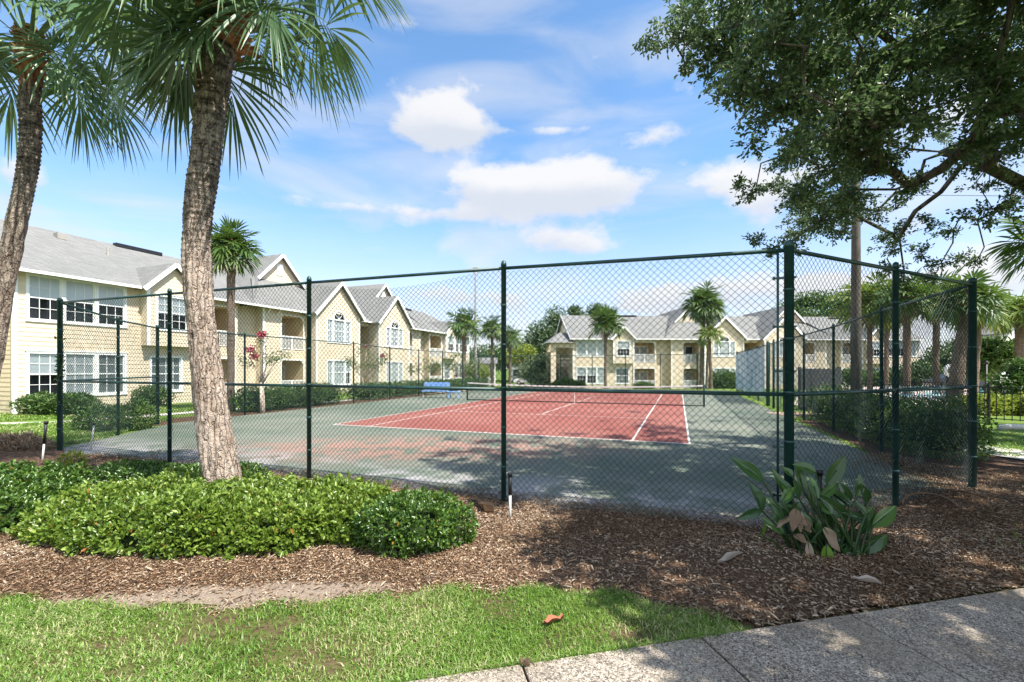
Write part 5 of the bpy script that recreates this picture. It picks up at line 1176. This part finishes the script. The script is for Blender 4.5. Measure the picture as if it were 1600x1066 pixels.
def bigtree(bpx,d,blobs,n,label,L=.42,W=.24,mat='oak_leaf',rt=.35,core=True,cat='tree',group=gt):
    b=P(bpx,0,d)[:2]; es=[ell(px,py,d+dd,rx,ry,b) for px,py,dd,rx,ry in blobs]; return leafy_tree('tree',b,max(e[2] for e in es),es,n,L,W,M[mat],label,cat,group,rt=rt,core=core)
bigtree(862,76,[(868,500,0,17,20),(850,525,0,28,24),(835,545,1,26,22),(880,530,2,22,24),(862,550,0,40,20)],9000,'tall dark oak rising left of the far apartment building')
bigtree(905,84,[(898,487,0,11,9),(912,505,0,22,16)],2200,'small dark treetop over the left end of the far roof')
bigtree(940,84,[(932,484,0,15,10),(950,489,0,12,8),(938,505,0,25,14)],2600,'wider dark treetop over the far roof beside the single palm')
bigtree(1250,86,[(1262,472,0,32,15),(1235,481,0,18,10),(1294,470,0,22,15),(1220,487,0,14,6),(1250,500,0,60,16)],7500,'bright green treetop behind the roof right of the near fence corner',mat='mid_leaf')
bigtree(1325,80,[(1325,480,0,30,22),(1360,490,0,30,18)],4000,'green treetop over the far roof behind the light pole',mat='mid_leaf')
bigtree(800,84,[(812,556,0,28,17),(835,560,0,26,18),(785,560,0,28,17)],6000,'mid green rounded tree in the gap between the buildings',mat='mid_leaf')
bigtree(760,88,[(758,560,0,34,20),(730,565,0,30,16)],5000,'dark green tree in the gap behind the two slim palms')
bigtree(815,66,[(820,551,0,17,12),(800,560,0,15,10)],2600,'yellow-green tree in the gap between the buildings',mat='yellow_leaf',L=.3,W=.16,core=False)
bigtree(745,58,[(742,577,0,14,10),(757,582,0,12,9),(728,580,0,12,10)],2200,'low yellow and orange leaved bush at the end of the left building',mat='yellow_leaf',L=.28,W=.12,core=False,cat='bush')
bigtree(850,58,[(845,572,0,26,18),(870,580,0,20,16),(826,582,0,18,14),(860,594,0,36,12)],6500,'pale flowering bush beside the stair tower of the far building',mat='pale_leaf',L=.26,W=.11,rt=.12,cat='bush')
bigtree(1500,44,[(1505,560,0,26,34),(1470,570,0,24,28),(1530,572,0,22,26),(1440,585,0,30,18)],9000,'dense dark green tree mass behind the thick-trunked palm',L=.3,W=.17)
bigtree(1385,48,[(1365,592,0,20,12),(1400,590,0,22,14),(1335,590,0,22,14)],4200,'low dark green bushes under the right end of the far building',L=.25,W=.14,mat='mid_leaf',cat='bush',rt=.1)
bigtree(1560,27,[(1540,545,0,30,14),(1558,562,0,28,16),(1530,570,0,18,22),(1575,550,0,16,10)],3600,'light green frangipani-like tree right of the end post of the fence',L=.32,W=.12,mat='mid_leaf',rt=.10,core=False)
bigtree(1590,19,[(1590,605,0,30,24),(1572,625,0,18,16),(1610,600,0,24,26),(1600,575,0,18,14)],3400,'dark spiky bush at the right edge by the iron pool fence',L=.24,W=.06,mat='mid_leaf',rt=.06,cat='bush')
# crape myrtles outside the left side of the court
gm='crape myrtles along the left fence'
def myrtle(px,d,blobs,n,label,fl=()):
    b=P(px,0,d)[:2]; es=[ell(a,c,d+dd,rx,ry,b) for a,c,dd,rx,ry in blobs]
    t=leafy_tree('crape_myrtle',b,max(e[2] for e in es)*.9,es,n,.085*max(1,d/24),.045*max(1,d/24),M['myrtle_leaf'],label,'tree',gm,trunkmat='pale_bark',rt=.06,multi=2)
    for (a,c,rr) in fl:
        x,y,z=P(a,c,d-.2); z0=float(gz(*b)); p,nr=ellip_points([(x-b[0],y-b[1],z-z0,rr/F*d*1.2,rr/F*d*1.2,rr/F*d*1.0)],int(90),.9,.1); leafobj('blossom',p,unit(len(p)),unit(len(p)),.09,.06,M['flower'],t)
    return t
myrtle(412,18.9,[(392,562,0,16,12),(420,560,.4,18,10),(440,556,.2,14,9),(408,545,0,16,12),(412,528,0,10,12)],1100,'crape myrtle with red blossom and two pale stems behind the left side fence',[(391,547,7),(397,556,5),(410,523,5)])
myrtle(574,31,[(560,570,0,16,12),(585,568,0,18,14),(572,550,0,14,12),(600,560,0,12,9),(545,566,0,12,8)],1300,'crape myrtle with thin crown before the breezeway of the left building',[(571,541,3),(598,556,2.5)])
myrtle(665,38,[(650,577,0,14,8),(675,572,0,16,10),(662,565,0,12,8)],1000,'crape myrtle behind the blue bench')
myrtle(716,41,[(705,570,0,14,10),(725,572,0,16,12),(742,568,0,12,10),(715,558,0,12,8)],1100,'crape myrtle at the far left corner of the court')
# hedges and foundation shrubs
def row(a0,a1,b,h,n,w_=.7,jit=.1):
    return [(*AB(a0+(a1-a0)*(k+.5)/n,b+random.uniform(-jit,jit))[:2],h*.5,(a1-a0)/n*.75,w_,h*.52) for k in range(n)]
shrub('hedge',row(13.8,19.3,-17.4,1.05,5,.6),9000,.085,.045,M['mid_leaf'],'clipped green hedge behind the left side fence, under the red-blossomed crape myrtle','hedge',up=.5)
shrub('hedge',row(21.5,40,-18.0,.95,12,.7),9000,.13,.07,M['mid_leaf'],'long clipped hedge behind the blue bench and the left side fence','hedge',up=.5)
e=P(182,0,13.6); shrub('shrub',[(e[0],e[1],.35,.65,.6,.42),(e[0]-.7,e[1]+.1,.3,.5,.5,.42),(e[0]+.5,e[1]+.2,.45,.4,.4,.50)],3400,.09,.035,M['mid_leaf'],'loose green shrub outside the left corner of the fence','shrub',core=False)
e=G(68,649); shrub('shrub',[(e[0],e[1],.42,.95,.5,.45),(e[0]+.9,e[1],.42,.8,.5,.44)],3200,.10,.05,M['mid_leaf'],'low clipped shrub under the nearest ground floor windows of the left building','shrub')
e=G(122,646); shrub('shrub',[(e[0],e[1],.42,.75,.5,.44)],1600,.10,.05,M['mid_leaf'],'clipped shrub under the second ground floor window of the left building','shrub')
e=G(236,634); shrub('shrub',[(e[0],e[1],.45,.9,.6,.55)],1500,.12,.05,M['mid_leaf'],'bushy shrub under the bay window of the left building','shrub')
shrub('hedge',row(11.3,21,5.25,1.16,8,.55),16000,.065,.035,M['dark_shrub_leaf'],'tall dark hedge outside the right side fence of the court','hedge',up=.5)
for px,d,rx,rz,lab,mt in ((885,50.5,1.6,.75,'rounded dark clipped shrub before the stair tower of the far building','dark_shrub_leaf'),(1132,46,1.7,1.2,'green bush at the foot of the tall palm of the far row','mid_leaf'),(1005,51.5,.9,.5,'small bush below the ground floor balcony of the far building','mid_leaf')):
    e=P(px,0,d); shrub('shrub',[(e[0],e[1],rz*.6,rx,.9,rz),(e[0]+rx*.7,e[1],rz*.5,rx*.6,.8,rz*.8)],2200,.20,.11,M[mt],lab,'shrub',stems=False)
shrub('shrub',[(*G(1545,648),.3,.9,.5,.5),(*G(1590,648),.3,.9,.5,.52),(*G(1630,650),.3,.9,.5,.5),(*G(1520,646),.25,.7,.5,.45)],5200,.12,.06,M['yellow_leaf'],'bright yellow-green shrubs along the inside of the iron pool fence','shrub')
# ================================================================ court furniture and small things
# net
n0=np.array(AB(nA,B0-.91)); n1=np.array(AB(nA,B1+.91)); net=tag(empty('tennis_net',tuple(n0)),'sagging black tennis net strung between two dark posts across the red court','tennis net')
def nr_(p): return tuple(np.array(p)-n0)
for p in (n0,n1): mb=MB(); mb.lathe(nr_((p[0],p[1],0)),[(.045,0),(.045,1.06),(.03,1.09)],10); mb.build('post',M['green_steel'],net,True)
def sag(t): return 1.06-.55*t*(1-t)
L=np.linalg.norm(n1-n0); mb=MB(); K=160
for k in range(K+1):
    t=k/K; p=n0+(n1-n0)*t; mb.beam(nr_((p[0],p[1],.09)),nr_((p[0],p[1],sag(t)-.03)),.006)
for j in range(14):
    for k in range(16):
        t0,t1=k/16,(k+1)/16; a=n0+(n1-n0)*t0; b=n0+(n1-n0)*t1; z0=.09+(sag(t0)-.12)*j/13; z1=.09+(sag(t1)-.12)*j/13; mb.beam(nr_((a[0],a[1],z0)),nr_((b[0],b[1],z1)),.006)
mb.build('net_mesh',M['net'],net)
mb=MB(); mb.tube([nr_(tuple((n0+(n1-n0)*k/16)[:2])+(.06,)) for k in range(17)],.022,6); mb.build('bottom_rope',M['net'],net)
mb=MB()
for k in range(16):
    a=n0+(n1-n0)*k/16; b=n0+(n1-n0)*(k+1)/16; mb.beam(nr_((a[0],a[1],sag(k/16)-.02)),nr_((b[0],b[1],sag((k+1)/16)-.02)),.02,.07)
mb.build('headband',M['white_tape'],net)
c=(n0+n1)/2; mb=MB(); mb.beam(nr_((c[0]-.01,c[1]-.03,.03)),nr_((c[0]-.01,c[1]-.03,.94)),.06,.02); mb.build('centre_strap',M['white_tape'],net)
# blue bench
e=G(680,622.5); th=math.atan2(CA[1],CA[0]); bench=tag(empty('bench',(e[0],e[1],.02),R(-8)),'light blue slatted bench on the green court apron beside the net','bench')
mb=MB(); 
for k in range(4): mb.box(-.85,.85,-.30+k*.13,-.19+k*.13,.42,.455)
mb.build('seat',M['blue_plastic'],bench)
mb=MB()
for k in range(4): mb.beam((-.85,.26+.035*k,.55+k*.125),(.85,.26+.035*k,.55+k*.125),.03,.10)
mb.build('backrest',M['blue_plastic'],bench)
for sx in (-.7,.7):
    mb=MB(); mb.beam((sx,-.26,0),(sx,-.22,.42),.045); mb.beam((sx,.22,0),(sx,.20,.42),.045); mb.beam((sx,-.26,.40),(sx,.24,.40),.04); mb.beam((sx,.20,.42),(sx,.40,1.0),.04); mb.build('leg',M['grey_metal'],bench)
mb=MB(); mb.box(.9,1.6,-.28,.20,.38,.43); 
for x in (.95,1.55):
    for y in (-.24,.16): mb.beam((x,y,0),(x,y,.38),.035)
mb.build('side_table',M['blue_plastic'],bench)
# light poles
def light_pole(x,y,h,rad,label,az):
    z0=float(gz(x,y)); root=tag(empty('light_pole',(x,y,z0)),label,'light pole','court light poles')
    mb=MB(); mb.lathe((0,0,-.2),[(rad,0),(rad*.97,h*.3),(rad*.62,h+.1),(rad*.5,h+.2)],14); mb.build('pole',M['pole_brown'] if rad>.14 else M['grey_metal'],root,True)
    mb=MB(); d=Vector((math.cos(az),math.sin(az),-.5)).normalized(); c=Vector((0,0,h+.25))
    prof=[(.10,-.18),(.30,-.02),(.33,.10),(.31,.12)]; u=d.cross(Vector((0,0,1))).normalized(); v=u.cross(d); n=16
    vs=[c+d*(a)+ (u*math.cos(2*math.pi*k/n)+v*math.sin(2*math.pi*k/n))*r for r,a in prof for k in range(n)]
    mb.add(vs,[(i*n+k,i*n+(k+1)%n,(i+1)*n+(k+1)%n,(i+1)*n+k) for i in range(3) for k in range(n)]+[tuple(range(n))]); lamp=mb.build('lamp_head',M['grey_metal'],root,True)
    mb=MB(); mb.add([c+d*.115+(u*math.cos(2*math.pi*k/n)+v*math.sin(2*math.pi*k/n))*.30 for k in range(n)],[tuple(range(n))]); mb.build('lens',M['lamp_glass'],lamp)
    mb=MB(); mb.tube([c-d*.15,Vector((0,0,h))],.04,8); mb.build('bracket',M['grey_metal'],root)
p=P(743,0,42); light_pole(p[0],p[1],10.9,.13,'slim light pole with a round lamp rising over the far left corner of the court',R(-70))
p=P(1337.5,0,14.8); light_pole(p[0],p[1],10.6,.155,'thick grey-brown light pole going up into the oak behind the right side fence',R(180))
# black-topped stakes
def stake(px,py,top,lean,label,pale=.5,dark=True):
    x,y=G(px,py); h=H-(top-HY)*y/F; root=tag(empty('garden_stake',(x,y,0)),label,'stake','black-topped stakes round the court fence')
    k=h*(1-pale) if dark else 0; L_=Vector((lean,0,1))
    mb=MB(); mb.tube([L_*-.08,L_*(h*pale)],.017,10); mb.build('shaft',M['pvc'] if dark else M['black_metal'],root,True)
    mb=MB(); mb.tube([L_*(h*pale),L_*(h*.93)],.024,10); mb.tube([L_*(h*.93),L_*h],.032,10); mb.build('cap',M['black_metal'],root,True)
stake(797,811,739,.0,'upright stake with black top and grey shaft beside the middle front post',.53)
stake(66,722,658,.10,'leaning stake with black top and white shaft near the left corner post',.45)
stake(1281,848,734,.0,'all black stake standing in the broad-leaved plant',.5,False)
stake(141,706,661,.14,'thin pale leaning stake inside the left corner of the fence',.95)
# fallen things
def flat_leaf(name,pts,z,w_,mat,label,cat,curl=.02):
    pts=[np.array((*G(a,b),z)) for a,b in pts]; o=pts[0]; root=None; V=[];f=[]; n=len(pts)
    for i,p in enumerate(pts):
        d=pts[min(i+1,n-1)]-pts[max(i-1,0)]; d/=np.linalg.norm(d); s=np.array((d[1],-d[0],0)); ww=w_*math.sin(math.pi*(i+.35)/(n-.3))
        for k,c in enumerate((-1,-.5,0,.5,1)): V.append(p-o+s*c*ww+np.array((0,0,curl*abs(c)**2*(1.5+math.sin(i*2+c*3))+.006)))
    f=[(i*5+k,i*5+k+1,(i+1)*5+k+1,(i+1)*5+k) for i in range(n-1) for k in range(4)]; f=f+[tuple(j for j in q_) for q_ in []]
    V=V+[v-np.array((0,0,.004)) for v in V]; m=n*5; f=f+[tuple(reversed([j+m for j in q_])) for q_ in f]
    ob=npmesh(name,V,np.array(f),mat,rnd=np.full(len(f),.35)); ob.location=tuple(o); tag(ob,label,cat); return ob
M['rust_leaf']=chipmat('rust_leaf',[(0,(.24,.085,.05)),(1,(.4,.18,.1))]); M['husk']=chipmat('pale_husk',[(0,(.40,.34,.28)),(1,(.40,.34,.28))])
flat_leaf('fallen_leaf',[(849,982),(854,981),(860,979),(867,977),(874,975),(880,973)],.03,.028,M['rust_leaf'],'curled rusty brown fallen leaf lying on the front lawn','fallen leaf',.016)
flat_leaf('palm_husk',[(1122,890),(1130,886),(1140,882),(1150,877),(1160,873)],.05,.030,M['husk'],'pale grey palm husk on the mulch left of the broad-leaved plant','palm husk')
flat_leaf('palm_husk',[(1330,913),(1342,914),(1355,917),(1368,919),(1378,922)],.04,.030,M['husk'],'pale grey palm husk on the dark soil right of the broad-leaved plant','palm husk')
flat_leaf('palm_husk',[(1385,829),(1396,828),(1406,827)],.05,.03,M['husk'],'small pale husk beside the right tip of the broad-leaved plant','palm husk')
flat_leaf('fallen_leaf',[(812,1046),(817,1049),(822,1052),(828,1053)],.045,.018,M['dry_leaf'],'small curled brown leaf on the front walkway','fallen leaf',.02)
flat_leaf('fallen_leaf',[(742,790),(752,796),(760,806),(772,808)],.05,.05,M['dry_leaf'],'tan dried leaf lying left of the upright stake','fallen leaf',.05)
x,y=G(1452,797); mb=MB(); mb.tube([(.35*math.cos(a),.10*math.sin(a),.06+.14*math.sin(a)) for a in np.linspace(0,math.pi,12)],.012,6); o=mb.build('dry_stem',M['dry_leaf'],None,True); o.location=(x,y,.0); tag(o,'arched pale dry stem on the mulch mound outside the right fence','dry stem')
x,y=G(22,702); p_,nr_2=ellip_points([(0,0,.0,.65,.4,.30),(.45,-.1,.0,.55,.3,.18)],2600,.5,.0,.3); m=len(p_); root=leafobj('debris_pile',p_,unit(m,.1),unit(m,.5),.16,.02,M['dry_leaf']); root.location=(x,y,0); tag(root,'brown heap of dead palm leaves at the left edge behind the green shrub','debris pile')
# far right ground things
e0=G(1560,668); mb=MB(); a=Vector((*G(1562,671),.05)); b=Vector((*G(1680,674),.05)); mb.tube([(0,0,0),(.3,0,.02),b-a],[.09,.10,.10],10); o=mb.build('fallen_pipe',M['pvc'],None,True); o.location=a; tag(o,'pale grey pipe lying on the ground before the iron pool fence at right','pipe')
# iron pool fence
pf=tag(empty('pool_fence',(*G(1518,657),0)),'black iron picket fence round the pool at the right edge','fence'); o0=np.array((*G(1518,657),0))
line=[np.array((*G(px,py),0)) for px,py in ((1505,654),(1545,659),(1620,664),(1760,668))]
mb=MB(); rl=MB()
for k in range(len(line)-1):
    a,b=line[k],line[k+1]; L=np.linalg.norm(b-a); n=max(2,int(L/.16))
    for z in (.12,1.02,1.22): rl.beam(tuple(a-o0+(0,0,z)),tuple(b-o0+(0,0,z)),.03)
    for j in range(n): p=a+(b-a)*j/n-o0; mb.beam((p[0],p[1],.08),(p[0],p[1],1.28),.018)
    po=MB(); p=b-o0; po.box(p[0]-.03,p[0]+.03,p[1]-.03,p[1]+.03,0,1.36); po.build('post',M['black_metal'],pf)
q_=mb.build('pickets',M['black_metal'],pf); rl.build('rail',M['black_metal'],pf)
# pickets further left, seen over the hedge
pf=tag(empty('pool_fence',(*G(1250,620),0)),'black iron picket fence between the court hedge and the pool loungers','fence'); o0=np.array((*G(1250,620),0)); line=[np.array((*G(px,py),0)) for px,py in ((1325,628),(1400,632),(1470,640),(1505,650))]
mb=MB(); rl=MB()
for k in range(len(line)-1):
    a,b=line[k],line[k+1]; L=np.linalg.norm(b-a); n=max(2,int(L/.16))
    for z in (.12,1.02,1.22): rl.beam(tuple(a-o0+(0,0,z)),tuple(b-o0+(0,0,z)),.03)
    for j in range(n): p=a+(b-a)*j/n-o0; mb.beam((p[0],p[1],.08),(p[0],p[1],1.28),.018)
mb.build('pickets',M['black_metal'],pf); rl.build('rail',M['black_metal'],pf)
# pool posts and life ring
def pole(px,d,h,label,r=.05,name='lamp_post'):
    x,y,_=P(px,0,d); root=tag(empty(name,(x,y,0)),label,'post'); mb=MB(); mb.lathe((0,0,0),[(r*1.6,0),(r*1.6,.05),(r,.08),(r,h-.12)],10); mb.build('pole',M['black_metal'],root,True); mb=MB(); mb.lathe((0,0,h-.12),[(r*1.4,0),(r*1.7,.05),(r*1.2,.12),(.01,.15)],10); mb.build('cap',M['black_metal'],root,True); return root
pole(1541,23,2.25,'black post standing by the pool right of the fence end post')
lp=pole(1480,24.5,2.05,'dark post by the pool carrying the white ring',.06,'ring_post')
x,y,z=P(1481,579,24.3); ring=tag(empty('life_ring',(x,y-.1,z)),'white life ring hung on the dark post by the pool','life ring'); mb=MB(); n=20
mb.tube([(.22*math.cos(2*math.pi*k/n),0,.27*math.sin(2*math.pi*k/n)) for k in range(n+1)],.085,8,False); mb.build('ring',M['white_trim'],ring,True)
# loungers
def lounger():
    root=tag(empty('pool_lounger',(0,0,0)),'','lounger','pale aqua loungers on the pool deck')
    fr=MB()
    for y in (-.3,.3): fr.beam((-.9,y,.32),(.5,y,.32),.04); fr.beam((.5,y,.32),(1.05,y,.85),.04)
    fr.build('frame',M['aqua'],root)
    m=MB()
    for k in range(13): m.box(-.88+k*.105,-.80+k*.105,-.3,.3,.33,.35)
    m.build('seat',M['aqua'],root); m=MB()
    for k in range(7): t=k/7; m.beam((.53+.52*t,-.3,.36+.5*t),(.53+.52*t,.3,.36+.5*t),.07,.02)
    m.build('backrest',M['aqua'],root)
    for x in (-.7,.45):
        for y in (-.3,.3): m=MB(); m.beam((x,y,0),(x,y,.32),.04); m.build('leg',M['aqua'],root)
    return root
l0=lounger(); pl=[(1402,'leftmost of the pale aqua loungers, right of the middle post of the right fence'),(1423,'second pale aqua lounger from the left'),(1452,'pale aqua lounger left of the post with the ring'),(1466,'pale aqua lounger nearest to the post with the ring'),(1497,'pale aqua lounger right of the post with the ring')]
for k,(px,lab) in enumerate(pl):
    x,y,_=P(px,0,25.5+.2*(k%2)); 
    if k==0: l0.location=(x,y,.012); l0.rotation_euler=(0,0,R(62)); l0['label']=lab
    else: dup(l0,(x,y,.012),R(62+k*3),lab)
# dark slatted screen round the pool equipment
scn=tag(empty('privacy_screen',(*G(1280,641),0)),'dark grey slatted screen enclosure behind the right side fence','screen'); o0=np.array((*G(1280,641),0))
a=np.array((*G(1251,641),0)); b=np.array((*G(1313,641),0)); mb=MB(); n=24
for k in range(n):
    p=a+(b-a)*k/n-o0; mb.box(p[0],p[0]+.072,p[1]-.015,p[1]+.015,.05,1.86+.015*(k%3))
for k in range(18): p=b-o0; mb.box(p[0]-.015,p[0]+.015,p[1]+.08*k,p[1]+.08*k+.07,.05,1.86)
mb.build('slats',M['dark_wood'],scn); mb=MB()
for z in (.4,1.5): mb.box((a-o0)[0],(b-o0)[0],.02,.06,z,z+.09)
mb.build('rails',M['dark_wood'],scn)
for p in (a,b): m=MB(); p=p-o0; m.box(p[0]-.05,p[0]+.05,p[1]+.02,p[1]+.12,0,1.95); m.build('post',M['dark_wood'],scn)
mb=MB(); c=G(1285,650); mb.box(-1.6,1.6,-.5,1.2,0,.02); o=mb.build('brick_path',M['brick_tan']); o.location=(c[0],c[1],.012); struct(o)
# cars
def car(x,y,z,rz,mat,label):
    root=tag(empty('parked_car',(x,y,z),rz),label,'car'); body=[(-2.2,.35),(-2.25,.75),(-1.9,.88),(-1.25,.95),(-.6,1.42),(.9,1.45),(1.65,1.0),(2.15,.92),(2.25,.6),(2.2,.35)]
    mb=MB(); mb.prism([(a,-.88,b) for a,b in body],(0,1.76,0)); bo=mb.build('body',mat,root); bv=bo.modifiers.new('b','BEVEL'); bv.width=.08; bv.segments=3
    mb=MB()
    for s in (-.885,.885): mb.add([(-1.1,s,.98),(-.55,s,1.36),(.85,s,1.38),(1.4,s,1.0)],[(0,1,2,3)])
    mb.add([(-1.27,-.75,.99),(-1.27,.75,.99),(-.66,.7,1.40),(-.66,-.7,1.40)],[(0,1,2,3)]); mb.build('window',M['dark_paint'],root)
    for a in (-1.4,1.4):
        for s in (-.8,.8):
            mb=MB(); mb.tube([(a,s-.12,.33),(a,s+.12,.33)],.33,18); wh=mb.build('wheel',M['tyre'],root,True); mb=MB(); mb.tube([(a,s-.13,.33),(a,s+.13,.33)],.19,12); mb.build('rim',M['grey_metal'],wh)
    for s in (-.6,.6): mb=MB(); mb.box(-2.28,-2.2,s-.2,s+.2,.62,.78); mb.build('headlight',M['lamp_glass'],root)
car(2.6,66,-.53,R(-20),M['white_paint'],'white parked car in the gap between the two apartment buildings')
car(38.5,38.5,0,R(160),M['dark_paint'],'dark parked car beside the pale house at the right edge')
st=MB(); x,y,_=P(1578,0,36); 
st.beam((0,0,.9),(2.2,0,1.7),.07); st.beam((0,0,.5),(2.2,0,1.3),.05); st.beam((0,0,0),(0,0,.95),.07); st.beam((1.1,0,0),(1.1,0,1.3),.07); st.beam((2.2,0,0),(2.2,0,1.75),.07)
o=st.build('stair_rail',M['black_metal']); o.location=(x,y,0); tag(o,'black sloping stair handrail in front of the pale house','handrail')

# vine climbing the left corner post
cp=np.array(AB(*corners[7])); n=150; z=.7+1.9*rng.random(n)**.8; a=rng.uniform(0,6.28,n)+z*2; k=np.sin(z*7+1)>-.3; z=z[k]; a=a[k]; n=len(z)
Pv=np.stack([.05*np.cos(a),.05*np.sin(a),z],-1); vt=tag(empty('vine',(cp[0],cp[1],0)),'thin green vine climbing the left corner post of the fence','vine')
leafobj('leaves',Pv,np.stack([np.cos(a),np.sin(a),.4+0*a],-1)+unit(n)*.5,unit(n,.6),.06,.035,M['dark_shrub_leaf'],vt)
mb=MB(); mb.tube([(.056*math.cos(t*3.1),.056*math.sin(t*3.1),t) for t in np.linspace(0,2.6,60)],.004,5); mb.build('stem',M['twig'],vt)
# fallen twigs on the bed
rt_=random.Random(9); mbt=None
for i,(px,py,ang,lab) in enumerate(((1060,960,.3,'thin dry twig lying on the bare soil above the front walkway'),(905,905,1.2,'short twig on the dark mulch near the lawn edge'),(60,872,.5,'thin branched twig on the sunny mulch at the left'),(1440,905,2.4,'long dry twig on the mulch near the right end of the walkway'))):
    x,y=G(px,py); mb=MB(); L_=rt_.uniform(.16,.34); pts=[(L_*(t-.5),.03*math.sin(t*4+i),.045+.01*math.sin(t*6)) for t in np.linspace(0,1,7)]; mb.tube(pts,[.005]*4+[.004,.003,.002],5); mb.tube([pts[3],(pts[3][0]+.06,pts[3][1]+.05,.06)],[.003,.0015],4)
    o=mb.build('fallen_twig',M['twig']); o.location=(x,y,float(bed_z(np.array([x]),np.array([y]))[0])-.02); o.rotation_euler=(0,0,ang); tag(o,lab,'twig')
